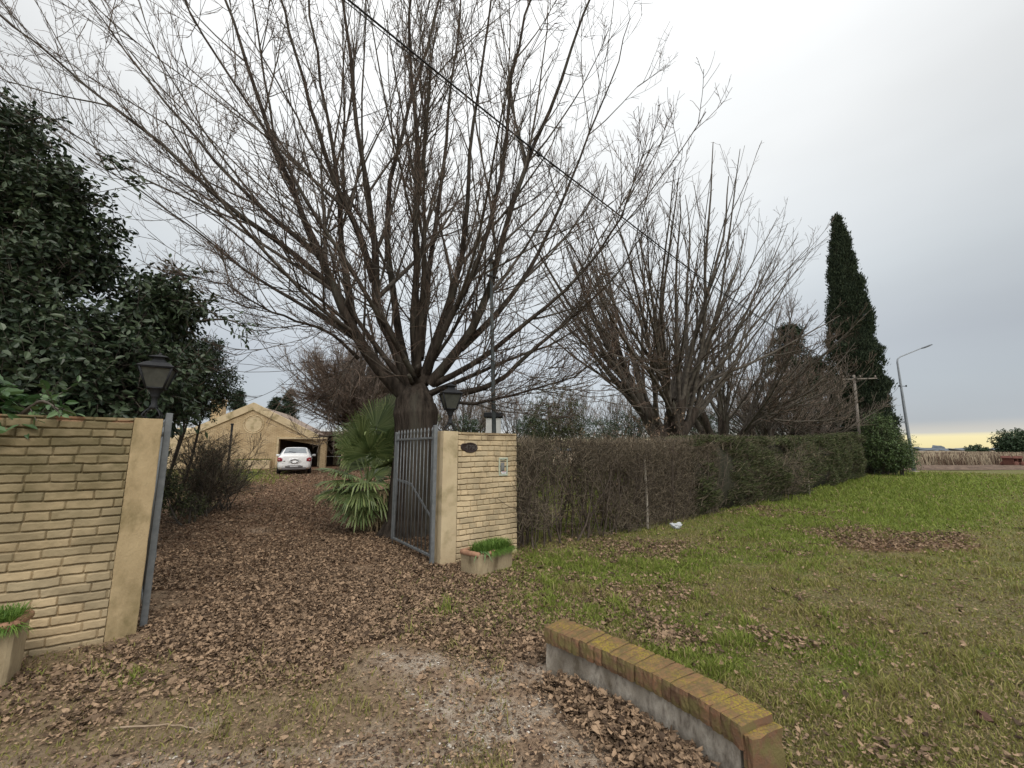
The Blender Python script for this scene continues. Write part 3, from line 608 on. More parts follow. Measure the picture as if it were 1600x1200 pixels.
lantern('black lantern against dark evergreen leaves on the left gate pier', (-3.44, 4.04, 1.905), R(30), .80)

# ------------------------------------------------------------------ planters with grass
def blades(mb, c, n, h, spread, wd, rg, droop=.5, m=0):
    """tuft of arching blades, c (n,3) bases"""
    a = rg.uniform(0, 2 * math.pi, n); hh = h * rg.uniform(.5, 1.15, n); o = spread * rg.uniform(.2, 1, n)
    d = np.stack([np.cos(a), np.sin(a), 0 * a], -1); sd = np.stack([-np.sin(a), np.cos(a), 0 * a], -1) * (wd * rg.uniform(.7, 1.3, n))[:, None]
    up = np.array([0, 0, 1.]); P = []
    for s_, wv in ((0, 1), (.4, .95), (.75, .7), (1.0, .08)):
        z = hh * (s_ - droop * s_ ** 2.4); q = c + d * (o * s_ ** 1.5)[:, None] + up * z[:, None]; P += [q - sd * wv, q + sd * wv]
    V = np.stack(P, 1); q = np.arange(n)[:, None] * 8
    mb.add(V.reshape(-1, 3), np.concatenate([q + np.array([2 * k, 2 * k + 1, 2 * k + 3, 2 * k + 2]) for k in range(3)]), m)
def planter(label, loc, ang, Lx, Wy, Hh, rim_gap, seed):
    t = thing('planter_trough', label, 'planter', loc, ang, 'stucco planters by the gate walls')
    rg = np.random.default_rng(seed); th = .045
    mb = MB()
    K_ = 60; pr = []
    for (inset, z_) in ((.012, -.04), (.004, .02), (.0, Hh * .3), (.0, Hh * .65), (-.004, Hh - .05), (-.004, Hh - .035), (th, Hh - .035), (th, Hh - .15)):
        a_ = np.linspace(0, 2 * math.pi, K_, endpoint=False) + .02; hx, hy = Lx / 2 - inset, Wy / 2 - inset; p_ = 14
        rr_ = (np.abs(np.cos(a_) / hx) ** p_ + np.abs(np.sin(a_) / hy) ** p_) ** (-1 / p_)
        # corners need points: warp the angles toward them
        ca = math.atan2(hy, hx); t_ = np.linspace(0, 1, K_ // 4, endpoint=False); aa = np.concatenate([-ca + 2 * ca * t_, ca + (math.pi - 2 * ca) * t_, math.pi - ca + 2 * ca * t_, math.pi + ca + (math.pi - 2 * ca) * t_])
        rr_ = (np.abs(np.cos(aa) / hx) ** p_ + np.abs(np.sin(aa) / hy) ** p_) ** (-1 / p_)
        nz_ = 1 + .012 * (fbm(aa * 5, aa * 0 + z_ * 20, seed, 3) - .5); pr.append(np.stack([Lx / 2 + rr_ * np.cos(aa) * nz_, Wy / 2 + rr_ * np.sin(aa) * nz_, np.full(len(aa), z_)], -1))
    KK = len(pr[0]); V = np.concatenate(pr); i_ = np.arange(KK); j_ = (i_ + 1) % KK
    mb.add(V, np.concatenate([np.stack([k_ * KK + i_, k_ * KK + j_, (k_ + 1) * KK + j_, (k_ + 1) * KK + i_], -1) for k_ in range(len(pr) - 1)]))
    mb.build('trough', mat('weathered_stucco', (.28, .22, .135), (.46, .37, .235), 10, .9, .8, 50, .01, c3=(.16, .12, .07), s3=5, stretch=(1, 1, .4)), t, smooth=False)
    mb = MB(); zr = Hh - .035; r = .034
    c = [np.array([r * .5, r * .5, zr]), np.array([Lx - r * .5, r * .5, zr]), np.array([Lx - r * .5, Wy - r * .5, zr]), np.array([r * .5, Wy - r * .5, zr])]
    segs = [(c[3], c[0]), (c[2], c[3]), (c[1], c[2])]
    if rim_gap: segs += [(c[0] + [Lx * .10, 0, -.02], c[0] + [Lx * rim_gap, 0, -.012])]
    else: segs += [(c[0], c[1])]
    for a, b in segs:
        k = 14; s_ = np.linspace(0, 1, k)[:, None]; P = a * (1 - s_) + b * s_; P[:, 2] += rg.normal(0, .0015, k); tubes(mb, P[None], r + rg.normal(0, .0012, (1, k)), 10, 0, True)
    mb.build('clay_rim', MT['terracotta'], t)
    mb = MB(); box(mb, (Lx / 2, Wy / 2, Hh - .10), (Lx - 2 * th + .006, Wy - 2 * th + .006, .02), bev=0); mb.build('soil', mat('planter_soil', (.04, .028, .02), (.09, .065, .045), 30, .95, .8, 60, .01), t, smooth=False)
    mb = MB(); n = 2600; bx = Lx * (.14 + .84 * rg.uniform(0, 1, n) ** .7); by = rg.uniform(.02, Wy - .06, n); cc = np.stack([bx, by, np.full(n, Hh - .09)], -1)
    hmul = 1; blades(mb, cc, n, .27, .12, .0032, rg, .45)
    n2 = 900; cc = np.stack([rg.uniform(.35 * Lx, Lx, n2), rg.uniform(-.0, .05, n2), np.full(n2, Hh - .05)], -1); blades(mb, cc, n2, .13, .16, .0032, rg, 1.3)
    mb.build('grass_tuft', mat('planter_grass', (.06, .13, .02), (.17, .27, .05), island=True, rough=.6, trans=.2), t, smooth=False)
    mb = MB(); n3 = 16; cc = np.stack([rg.uniform(.10 * Lx, .3 * Lx, n3), rg.uniform(.0, .08, n3), np.full(n3, Hh - .04)], -1); blades(mb, cc, n3, .15, .17, .016, rg, 1.5)
    mb.build('broad_leaf_weed', mat('weed_leaf', (.10, .17, .06), (.16, .25, .10), island=True, rough=.45, trans=.1), t, smooth=True)
    return t
planter('stucco planter with broken clay rim and green grass at the right gate wall', (-.42, 5.66, -.01), R(50), .68, .36, .31, .42, 3)
planter('stucco planter with unbroken clay rim in front of the left gate wall', (-4.29, 2.615, -.01), R(33), 1.0, .30, .43, 0, 4)

# ------------------------------------------------------------------ low brick headwall
def headwall():
    t = thing('low_wall', 'low brick coped kerb wall with yellow lichen, between the drive apron and the lawn', 'wall', (.24, 3.38, 0))
    rg = np.random.default_rng(8)
    ctrl = np.array([[.24, 3.37], [.52, 3.09], [.79, 2.775], [.97, 2.49], [1.10, 2.22]]); s = np.linspace(0, 1, 200); cs = np.linspace(0, 1, 5)
    px = np.interp(s, cs, ctrl[:, 0]); py = np.interp(s, cs, ctrl[:, 1]); ker = np.ones(41) / 41
    pxs = np.convolve(np.pad(px, 20, mode='reflect', reflect_type='odd'), ker, 'valid'); pys = np.convolve(np.pad(py, 20, mode='reflect', reflect_type='odd'), ker, 'valid')
    P = np.stack([pxs, pys], -1); d = np.gradient(P, axis=0); d /= np.linalg.norm(d, axis=1)[:, None]; nn = np.stack([-d[:, 1], d[:, 0]], -1)  # to the lawn side
    nn = -nn if nn[0, 0] < 0 else nn
    ln = np.concatenate([[0], np.cumsum(np.linalg.norm(np.diff(P, axis=0), axis=1))]); Lt = ln[-1]
    zt = .305
    # concrete base swept
    mb = MB(); k = 90; q = np.linspace(0, Lt - .05, k); A = np.stack([np.interp(q, ln, P[:, 0]), np.interp(q, ln, P[:, 1])], -1); Nn = np.stack([np.interp(q, ln, nn[:, 0]), np.interp(q, ln, nn[:, 1])], -1)
    V = []
    for o_, z in ((.03, -.12), (.012, .03), (.016, .11), (.022, zt - .105), (.225, zt - .105), (.225, -.12)):
        w = .006 * (fbm(q * 9, q * 0 + z * 20, 5, 3) - .5) * 2; V.append(np.stack([A[:, 0] + Nn[:, 0] * (o_ + w), A[:, 1] + Nn[:, 1] * (o_ + w), np.full(k, z)], -1))
    V = np.stack(V, 1); i = np.arange(k - 1)[:, None] * 6; j = np.arange(6)[None]; Fq = np.stack([i + j, i + 6 + j, i + 6 + (j + 1) % 6, i + (j + 1) % 6], -1).reshape(-1, 4)
    mb.add(V.reshape(-1, 3), [Fq, np.array([[0, 1, 2, 3, 4, 5]]), np.array([[5, 4, 3, 2, 1, 0]]) + (k - 1) * 6])
    off(mb, (.24, 3.38, 0)).build('concrete_base', MT['concrete'], t, smooth=False)
    # bricks on edge
    mb = MB(); u = 0.0; bw = .062; nb = 0
    bm = bmesh.new(); bmesh.ops.create_cube(bm, size=1); bmesh.ops.subdivide_edges(bm, edges=bm.edges[:], cuts=3, use_grid_fill=True); V0 = np.array([v.co[:] for v in bm.verts]); F0 = np.array([[v.index for v in f.verts] for f in bm.faces]); bm.free()
    while u < Lt - .02:
        wdt = bw * rg.uniform(.92, 1.08); c = u + wdt / 2; Pc = np.array([np.interp(c, ln, P[:, 0]), np.interp(c, ln, P[:, 1])]); dc = np.array([np.interp(c, ln, d[:, 0]), np.interp(c, ln, d[:, 1])]); nc = np.array([np.interp(c, ln, nn[:, 0]), np.interp(c, ln, nn[:, 1])])
        hb = .108; Wd = .245; V = V0 * 2; rr = .90; e = np.abs(V); # soften edges
        mxx = np.sort(e, axis=1); V = V * (1 - .035 * (mxx[:, 1:2] > .99) - .035 * (mxx[:, 0:1] > .99)); V = V / 2
        V = V * [wdt * 1.03, Wd, hb] + rg.normal(0, .0013, V.shape)
        last = u > Lt - .12
        zc = zt - hb / 2 + rg.normal(0, .0025) + .0
        X = np.stack([Pc[0] + dc[0] * V[:, 0] + nc[0] * (V[:, 1] + Wd / 2 - .008 + rg.normal(0, .002)), Pc[1] + dc[1] * V[:, 0] + nc[1] * (V[:, 1] + Wd / 2 - .008), zc + V[:, 2]], -1)
        mb.add(X, F0); u += wdt + .0008; nb += 1
    c = Lt - .035; Pc = P[-1]; dc = d[-1]; nc = nn[-1]
    V = V0 * [.050, .22, .26] + rg.normal(0, .003, V0.shape); mb.add(np.stack([Pc[0] + dc[0] * (V[:, 0] - .0) + nc[0] * (V[:, 1] + .12), Pc[1] + dc[1] * (V[:, 0] - .0) + nc[1] * (V[:, 1] + .12), .135 + V[:, 2]], -1), F0)
    m = bpy.data.materials.new('lichen_brick'); m.use_nodes = True; nt = m.node_tree; N = nt.nodes.new; L = nt.links.new; b = nt.nodes['Principled BSDF']; b.inputs['Roughness'].default_value = .9; b.inputs['Specular IOR Level'].default_value = .15
    g = N('ShaderNodeNewGeometry'); tc = N('ShaderNodeTexCoord')
    def noise(sc, de=6):
        q = N('ShaderNodeTexNoise'); q.inputs['Scale'].default_value = sc; q.inputs['Detail'].default_value = de; q.inputs['Roughness'].default_value = .65; L(tc.outputs['Object'], q.inputs['Vector']); return q.outputs[0]
    def mr(v, a, b_, c=0, d_=1):
        q = N('ShaderNodeMapRange'); q.inputs[1].default_value = a; q.inputs[2].default_value = b_; q.inputs[3].default_value = c; q.inputs[4].default_value = d_; L(v, q.inputs[0]); return q.outputs[0]
    def mix(f, a, b_):
        q = N('ShaderNodeMix'); q.data_type = 'RGBA'; L(f, q.inputs[0])
        for k_, v in ((6, a), (7, b_)):
            if isinstance(v, tuple): q.inputs[k_].default_value = (*v, 1)
            else: L(v, q.inputs[k_])
        return q.outputs[2]
    def mulf(a, b_):
        q = N('ShaderNodeMath'); q.operation = 'MULTIPLY'; L(a, q.inputs[0]); L(b_, q.inputs[1]); return q.outputs[0]
    brk = mix(g.outputs['Random Per Island'], (.10, .060, .038), (.29, .155, .09)); brk = mix(mr(noise(40), .4, .65), brk, (.17, .11, .07))
    moss = mix(mr(noise(9), .45, .60), brk, (.17, .14, .06))
    sx = N('ShaderNodeSeparateXYZ'); L(g.outputs['Normal'], sx.inputs[0]); top = mr(sx.outputs[2], .45, .8)
    lich = mulf(mr(noise(70, 4), .44, .56), mulf(mr(noise(4.5, 3), .42, .6), top)); warm = mix(top, moss, mix(mr(noise(25), .35, .6), (.24, .135, .07), (.15, .11, .05)))
    col = mix(lich, warm, (.29, .22, .04)); col = mix(mulf(mr(noise(120, 3), .56, .66), top), col, (.12, .10, .06)); L(col, b.inputs['Base Color'])
    bp = N('ShaderNodeBump'); bp.inputs['Strength'].default_value = .9; bp.inputs['Distance'].default_value = .006; L(noise(90, 8), bp.inputs['Height']); L(bp.outputs[0], b.inputs['Normal'])
    off(mb, (.24, 3.38, 0)).build('brick_coping', m, t, smooth=False)
headwall()

# ------------------------------------------------------------------ bare trees
def interp_lines(P, t):
    k = P.shape[1] - 1; f = t * k; i = np.minimum(f.astype(int), k - 1); a = (f - i)[..., None]
    return i, a
def grow(rg, P, Rr, n, t0, t1, ang, ang_s, Ln, Ls, K, up, wob, rr, rmin, tip=.25, planar=0, tpow=1.0):
    N_ = len(P); idx = np.repeat(np.arange(N_), n); M = len(idx)
    t = t0 + (t1 - t0) * rg.uniform(0, 1, M) ** tpow; i, a = interp_lines(P, t)
    p = P[idx, i] * (1 - a) + P[idx, i + 1] * a; T = nrm(P[idx, i + 1] - P[idx, i]); r = Rr[idx, i] * (1 - a[:, 0]) + Rr[idx, i + 1] * a[:, 0]
    wv = nrm(np.cross(T, rg.normal(0, 1, (M, 3)))); th = rg.normal(ang, ang_s, M)[:, None]
    d = nrm(T * np.cos(th) + wv * np.sin(th)); plen = np.linalg.norm(P[idx, -1] - P[idx, 0], axis=1)
    Lc = (Ln if Ln > 0 else -Ln * plen) * rg.uniform(1 - Ls, 1 + Ls, M) * (1.15 - .55 * t)
    Q = np.empty((M, K, 3)); Q[:, 0] = p; st = (Lc / (K - 1))[:, None]
    for s in range(1, K):
        d = nrm(d + np.array([0, 0, up]) / (K - 1) + wob * rg.normal(0, 1, (M, 3)) / math.sqrt(K)); Q[:, s] = Q[:, s - 1] + d * st
    r0 = np.maximum(r * rr * rg.uniform(.7, 1.1, M), rmin); Rq = r0[:, None] * (1 - (1 - tip) * np.linspace(0, 1, K)[None]); Rq = np.maximum(Rq, rmin * .7)
    return Q, Rq
def spline(pts, K):
    pts = np.array(pts, float); s = np.linspace(0, 1, len(pts)); q = np.linspace(0, 1, K); P = np.stack([np.interp(q, s, pts[:, i]) for i in range(pts.shape[1])], -1)
    P[1:-1] = (P[:-2] + 2 * P[1:-1] + P[2:]) / 4; return P
def rough_tube(mb, P, r, sides, rg, amp):
    n0 = mb.n; tubes(mb, P, r, sides); V = mb.V[-1]; c = np.repeat(P.reshape(-1, 3), sides, 0); k = 1 + amp * (fbm(V[:, 2] * 1.5 + V[:, 0] * 3, np.arctan2(V[:, 1] - c[:, 1], V[:, 0] - c[:, 0]) * 1.9, 3, 3) - .5) * 2
    mb.V[-1] = c + (V - c) * k[:, None]

def main_tree():
    rg = np.random.default_rng(42); base = np.array([-2.02, 8.55, 0.0])
    t = thing('bare_tree', 'huge bare tree with a thick dark trunk and fanned branches behind the open gate', 'tree', base)
    mb = MB(); P = spline([(-2.02, 8.55, -.1), (-2.0, 8.55, .3), (-1.97, 8.5, 1.2), (-1.95, 8.5, 2.1), (-1.98, 8.5, 2.55), (-1.92, 8.5, 3.0)], 110); r = np.interp(np.linspace(0, 1, 110), [0, .08, .2, .5, .7, .85, 1], [.62, .50, .41, .38, .42, .34, .14])
    tubes(mb, P[None], r[None], 150); V = mb.V[-1]; c = np.repeat(P, 150, 0); an_ = np.arctan2(V[:, 1] - c[:, 1], V[:, 0] - c[:, 0])
    cx_, sx_ = np.cos(an_), np.sin(an_); q_ = np.abs(fbm(cx_ * 9 + 20, sx_ * 9 + V[:, 2] * .9, 12, 3) - .5) * 2; q2 = fbm(cx_ * 1.8 + 9, sx_ * 1.8 + V[:, 2] * 1.1, 3, 3) - .5; q3 = fbm(cx_ * 22, sx_ * 22 + V[:, 2] * 3.5, 7, 3) - .5
    mb.V[-1] = c + (V - c) * (1 + .26 * q2 + .12 * q_ + .05 * q3)[:, None]
    K = 16; lim = []; rad = []
    def limb(px, r0, r1, jy=0):
        P = np.array([at(a, b, Y) for a, b, Y in px]); lim.append(spline(P, K)); rad.append(np.linspace(r0 ** .5, r1 ** .5, K) ** 2)
    limb([(650, 632, 8.5), (595, 583, 8.4), (556, 530, 8.2), (530, 470, 8.0), (500, 400, 7.9), (470, 330, 7.8), (430, 230, 7.7), (385, 100, 7.6), (340, -40, 7.5)], .20, .030)
    limb([(552, 526, 8.2), (546, 460, 8.3), (535, 400, 8.4), (530, 320, 8.5), (518, 230, 8.6), (500, 110, 8.6), (480, -30, 8.6)], .12, .03)
    limb([(520, 450, 8.0), (450, 388, 7.7), (340, 310, 7.3), (230, 205, 7.0), (130, 130, 6.8), (40, 55, 6.6), (-50, -20, 6.4)], .085, .012)
    limb([(500, 400, 7.9), (400, 320, 8.2), (300, 210, 8.5), (200, 90, 8.8), (120, -30, 9)], .075, .015)
    limb([(553, 528, 8.2), (480, 480, 8.6), (390, 430, 9), (320, 370, 9.3), (220, 300, 9.6), (80, 210, 9.8), (10, 140, 9.9)], .06, .010)
    limb([(590, 580, 8.4), (560, 520, 9.0), (500, 465, 9.5), (430, 420, 9.9), (350, 350, 10.1), (290, 290, 10.3), (250, 220, 10.4)], .06, .012)
    limb([(560, 560, 8.3), (520, 520, 7.8), (460, 500, 7.4), (410, 480, 7.1), (350, 440, 6.9), (300, 430, 6.7)], .045, .010)
    limb([(645, 610, 8.5), (606, 515, 8.4), (584, 480, 8.4), (588, 400, 8.4), (580, 320, 8.3), (562, 210, 8.2), (548, 100, 8.1), (530, -30, 8)], .17, .035)
    limb([(584, 440, 8.4), (555, 345, 8.1), (525, 290, 7.9), (495, 200, 7.7), (465, 90, 7.5), (435, -20, 7.3)], .095, .03)
    limb([(640, 600, 8.5), (622, 520, 8.9), (612, 440, 9.2), (600, 350, 9.4), (612, 260, 9.5), (635, 190, 9.6), (665, 80, 9.6), (690, -20, 9.6)], .13, .035)
    limb([(652, 590, 8.5), (645, 500, 8.2), (652, 420, 8.0), (648, 330, 7.8), (655, 220, 7.6), (640, 100, 7.4), (645, -30, 7.2)], .13, .03)
    limb([(660, 600, 8.5), (685, 520, 8.7), (712, 440, 8.9), (728, 350, 9.0), (735, 240, 9.0), (752, 120, 9), (770, -20, 9)], .14, .03)
    limb([(655, 560, 8.6), (665, 480, 9.2), (675, 390, 9.7), (690, 290, 10), (700, 180, 10.2), (715, 60, 10.3), (720, -30, 10.3)], .11, .03)
    limb([(672, 600, 8.5), (722, 540, 8.3), (758, 480, 8.1), (780, 390, 8.0), (808, 290, 7.9), (850, 190, 7.8), (890, 80, 7.7), (930, -20, 7.6)], .14, .028)
    limb([(720, 545, 8.3), (790, 480, 8.7), (840, 400, 9.0), (880, 310, 9.2), (920, 210, 9.4), (960, 110, 9.5), (985, 30, 9.5)], .09, .014)
    limb([(680, 600, 8.5), (750, 565, 8.0), (820, 505, 7.7), (900, 440, 7.5), (955, 370, 7.3), (985, 300, 7.2), (1010, 230, 7.1)], .085, .010)
    limb([(690, 618, 8.5), (745, 612, 8.3), (790, 590, 8.1), (850, 530, 7.9), (930, 465, 7.8), (990, 400, 7.7), (1015, 330, 7.6)], .10, .010)
    limb([(672, 615, 8.5), (730, 590, 9.2), (800, 560, 9.9), (880, 530, 10.4), (940, 490, 10.9), (985, 430, 11.1)], .08, .012)
    limb([(690, 625, 8.4), (740, 632, 7.9), (800, 618, 7.6), (870, 600, 7.3), (940, 560, 7.1), (1000, 530, 7.0)], .05, .008)
    limb([(665, 585, 8.5), (700, 500, 8.0), (740, 430, 7.7), (770, 340, 7.5), (790, 220, 7.3), (800, 100, 7.2), (835, -20, 7.1)], .10, .028)
    limb([(655, 600, 8.4), (620, 540, 7.6), (560, 440, 6.9), (490, 330, 6.5), (400, 180, 6.2), (300, 20, 6.0), (270, -50, 5.9)], .075, .014)
    limb([(560, 545, 8.2), (545, 572, 8.1), (528, 592, 8.0), (519, 615, 8.0), (516, 632, 8.0)], .022, .008)
    # more around the far and near sides, so the crown is round
    for k in range(6):
        a = rg.uniform(0, 2 * math.pi); e = R(rg.uniform(40, 78)); ln = rg.uniform(5.5, 8.5); p = np.array([-1.95, 8.5, rg.uniform(2.4, 3.2)]); d = np.array([math.cos(a) * math.cos(e), math.sin(a) * math.cos(e), math.sin(e)])
        if d[1] < -.35: d[1] *= .5; d = d / np.linalg.norm(d)
        Q = [p]
        for s in range(K - 1): d = nrm(d + np.array([0, 0, .05]) + rg.normal(0, .05, 3)); Q.append(Q[-1] + d * ln / (K - 1))
        lim.append(np.array(Q)); rad.append(np.linspace(math.sqrt(rg.uniform(.06, .12)), math.sqrt(.006), K) ** 2)
    Pl = np.array(lim) + rg.normal(0, .030, (len(lim), K, 3)) * np.linspace(0, 1, K)[None, :, None]; Rl = .74 * np.array(rad) * (1 + .22 * np.exp(-np.arange(K) / 1.5))[None]
    rough_tube(mb, Pl, Rl, 10, rg, .10)
    # cut stubs and knuckles round the head
    for k in range(5):
        a = rg.uniform(0, 2 * math.pi); z = rg.uniform(2.6, 3.2); c = np.array([-1.95 + .45 * math.cos(a), 8.5 + .45 * math.sin(a), z]); d = np.array([math.cos(a), math.sin(a), .5])
        Q = c + d[None] * np.linspace(-.2, rg.uniform(.0, .08), 5)[:, None]; tubes(mb, Q[None], (rg.uniform(.035, .06) * np.array([1.3, 1.1, 1, 1.05, .85]))[None], 9, 0, True)
    off(mb, base).build('trunk', MT['bark'], t)
    main_n = len(lim)
    P1, R1 = grow(rg, Pl, Rl, 7, .20, .88, R(27), R(9), -.44, .35, 11, .34, .15, .55, .011, .25)
    P1b, R1b = grow(rg, Pl, Rl, 2, .05, .35, R(38), R(16), 2.4, .5, 11, .35, .2, .22, .007, .25)
    P1 = np.concatenate([P1, P1b]); R1 = np.concatenate([R1, R1b])
    mb = MB(); tubes(mb, P1, R1, 6)
    P2, R2 = grow(rg, P1, R1, 7, .12, .97, R(32), R(11), -.42, .45, 9, .5, .16, .6, .0066, .4)
    P2b, R2b = grow(rg, Pl, Rl, 16, .12, 1.0, R(34), R(12), 1.2, .5, 9, .5, .16, .3, .0066, .4)
    P2 = np.concatenate([P2, P2b]); R2 = np.concatenate([R2, R2b]); tubes(mb, P2, R2, 4)
    off(mb, base).build('branches', MT['bark2'], t)
    mb = MB()
    P3, R3 = grow(rg, P2, R2, 5, .15, 1.0, R(40), R(13), .40, .5, 6, .4, .22, .75, .0044, .6); tubes(mb, P3, R3, 3)
    k = rg.uniform(0, 1, len(P3)) < .4; P4, R4 = grow(rg, P3[k], R3[k], 3, .3, 1, R(42), R(12), .14, .5, 3, .1, .1, .8, .0033, .7); tubes(mb, P4, R4, 3)
    # hanging, wandering shoots round the head
    P5, R5 = grow(rg, Pl, Rl, 4, .02, .40, R(75), R(25), 1.5, .5, 9, .0, .35, .1, .006, .5); tubes(mb, P5, R5, 4); P6, R6 = grow(rg, P5, R5, 5, .3, 1, R(45), R(15), .4, .5, 5, .2, .25, .7, .004, .6); tubes(mb, P6, R6, 3)
    off(mb, base).build('twigs', MT['twig'], t, smooth=False)
main_tree()

def bare_tree(label, base, Ht, seed, stems=6, stem_len=1.4, trunk_h=1.6, r0=.32, spread=(25, 70), shoots=7, n2=7, n3=6, group=None, far=False, twist=.0, shoot_up=.35, k4=0, elv=None, trmin=1.0):
    rg = np.random.default_rng(seed); base = np.array([base[0], base[1], float(gz(base[0], base[1]))])
    t = thing('bare_tree', label, 'tree', base, 0, group); mb = MB(); top = base + [0, 0, trunk_h]
    P = spline([base - [0, 0, .15], base + [0, 0, .15], base + [rg.normal(0, .05), 0, trunk_h * .5], top], 10); rough_tube(mb, P[None], (r0 * np.interp(np.linspace(0, 1, 10), [0, .1, .25, 1], [1.5, 1.15, 1, .95]))[None], 14, rg, .14)
    K = 8; L0 = []; Q0 = []
    for k in range(stems):
        a = (k + rg.uniform(-.3, .3)) * 2 * math.pi / stems; e = R(90 - rg.uniform(*spread)); ln = stem_len * rg.uniform(.7, 1.3); d = np.array([math.cos(a) * math.cos(e), math.sin(a) * math.cos(e), math.sin(e)]); Q = [top - [0, 0, rg.uniform(.1, .4) * min(1, trunk_h)]]
        for s in range(K - 1): d = nrm(d + np.array([0, 0, .06]) + rg.normal(0, .08, 3)); Q.append(Q[-1] + d * ln / (K - 1))
        L0.append(Q); Q0.append(np.linspace(r0 * .62, r0 * .34, K))
    L0 = np.array(L0); Q0 = np.array(Q0); rough_tube(mb, L0, Q0, 9, rg, .1)
    off(mb, base).build('trunk', MT['bark'], t)
    free = Ht - trunk_h - stem_len * .6
    P1, R1 = grow(rg, L0, Q0, shoots, .35, 1.0, R(20), R(14), free * .92, .25, 12, shoot_up, .17, .42, .013, .15, tpow=.6)
    mb = MB(); tubes(mb, P1, R1, 6)
    P2, R2 = grow(rg, P1, R1, n2, .12, .92, R(28), R(10), -.36, .35, 8, .4, .14, .55, .0095, .35); tubes(mb, P2, R2, 4)
    off(mb, base).build('branches', MT['bark2'], t)
    mb = MB(); P3, R3 = grow(rg, P2, R2, n3, .1, 1, R(34), R(12), .55, .45, 4, .3, .15, .7, .0052 * trmin, .6); tubes(mb, P3, R3, 3)
    P3b, R3b = grow(rg, P1, R1, n3, .15, 1, R(38), R(12), .6, .45, 4, .3, .15, .4, .0052 * trmin, .6); tubes(mb, P3b, R3b, 3)
    if k4: P4, R4 = grow(rg, P3, R3, k4, .3, 1, R(40), R(12), .2, .4, 3, .2, .1, .8, .0045 * trmin, .7); tubes(mb, P4, R4, 3)
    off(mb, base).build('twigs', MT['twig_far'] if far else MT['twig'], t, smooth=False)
    return t
GT = 'bare trees behind the hedge'
p = at(1045, 690, 14.5); bare_tree('wide bare pollard tree with many upright shoots, tallest behind the middle of the hedge', (p[0], 14.5), 13.2, 7, 8, 2.2, 1.7, .42, (8, 62), 7, 8, 5, GT, k4=1)
p = at(1128, 690, 19.5); bare_tree('mid sized bare tree behind the green part of the hedge, right of the tall pollard', (p[0], 19.5), 11.2, 9, 6, 2.2, 1.6, .38, (20, 65), 7, 8, 7, GT, k4=2, trmin=1.3)
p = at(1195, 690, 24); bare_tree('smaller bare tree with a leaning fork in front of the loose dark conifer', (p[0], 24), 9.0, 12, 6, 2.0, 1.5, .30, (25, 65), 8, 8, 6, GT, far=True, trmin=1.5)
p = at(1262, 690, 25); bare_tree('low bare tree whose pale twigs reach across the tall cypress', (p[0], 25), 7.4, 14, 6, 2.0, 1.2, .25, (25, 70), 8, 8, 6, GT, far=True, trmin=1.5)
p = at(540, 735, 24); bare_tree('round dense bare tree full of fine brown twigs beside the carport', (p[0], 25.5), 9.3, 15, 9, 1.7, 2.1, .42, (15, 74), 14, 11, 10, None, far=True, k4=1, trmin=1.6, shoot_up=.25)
GB = 'thin bare trees at the back of the garden'
for i, (px, Y, ht) in enumerate(((690, 30, 6.5), (722, 27, 7.2), (752, 33, 8.2), (805, 36, 8.4), (850, 31, 6.2), (905, 38, 8.8), (955, 35, 8.0), (992, 40, 9.4), (745, 44, 8.5), (880, 46, 9.6), (1085, 34, 8.0), (1168, 36, 9))):
    p = at(px, 690, Y)
    lab = ['thin bare tree between the trunk and the right lantern', 'thin bare tree just right of the right lantern', 'slim bare tree behind the wall and left of the dark metal pole', 'slim bare tree right of the dark metal pole, far behind the wall', 'low bare tree behind the brown shrub past the wall end',
           'pale bare tree beyond the near end of the hedge', 'thin bare tree left of the tall pollard, far back', 'bare tree close behind the left stems of the tall pollard', 'distant bare tree behind the right lantern, farthest of those there',
           'distant bare tree above the brown shrub', 'thin bare tree between the two pollards', 'far bare tree right of the mid sized pollard'][i]
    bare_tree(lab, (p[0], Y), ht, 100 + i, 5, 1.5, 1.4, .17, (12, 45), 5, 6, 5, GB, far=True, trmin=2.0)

# ------------------------------------------------------------------ leaves
def leaf_cards(mb, pos, d, ln, wd, rg, droop=.25, detailed=True, m=0, upn=.7):
    n = len(pos); up = np.array([0, 0, 1.]); nn = nrm(up[None] * upn + rg.normal(0, .55, (n, 3))); s = nrm(np.cross(d, nn)); nn = np.cross(s, d)
    ln = ln[:, None]; wd = wd[:, None]; f = .28
    def pt(t, side): return pos + d * ln * t + s * wd * side - up * (droop * t * t) * ln * .5 + nn * (abs(side) * wd * f)
    if detailed:
        V = np.stack([pt(0, 0), pt(.33, 0), pt(.7, 0), pt(1, 0), pt(.33, -.5), pt(.7, -.42), pt(.33, .5), pt(.7, .42)], 1); q = np.arange(n)[:, None] * 8
        mb.add(V.reshape(-1, 3), [np.concatenate([q + np.array([1, 2, 5, 4]), q + np.array([2, 1, 6, 7])]), np.concatenate([q + np.array([0, 1, 4]), q + np.array([2, 3, 5]), q + np.array([1, 0, 6]), q + np.array([3, 2, 7])])], m)
    else:
        V = np.stack([pt(0, 0), pt(.45, -.5), pt(1, 0), pt(.45, .5)], 1); q = np.arange(n)[:, None] * 4; mb.add(V.reshape(-1, 3), q + np.array([0, 1, 2, 3]), m)
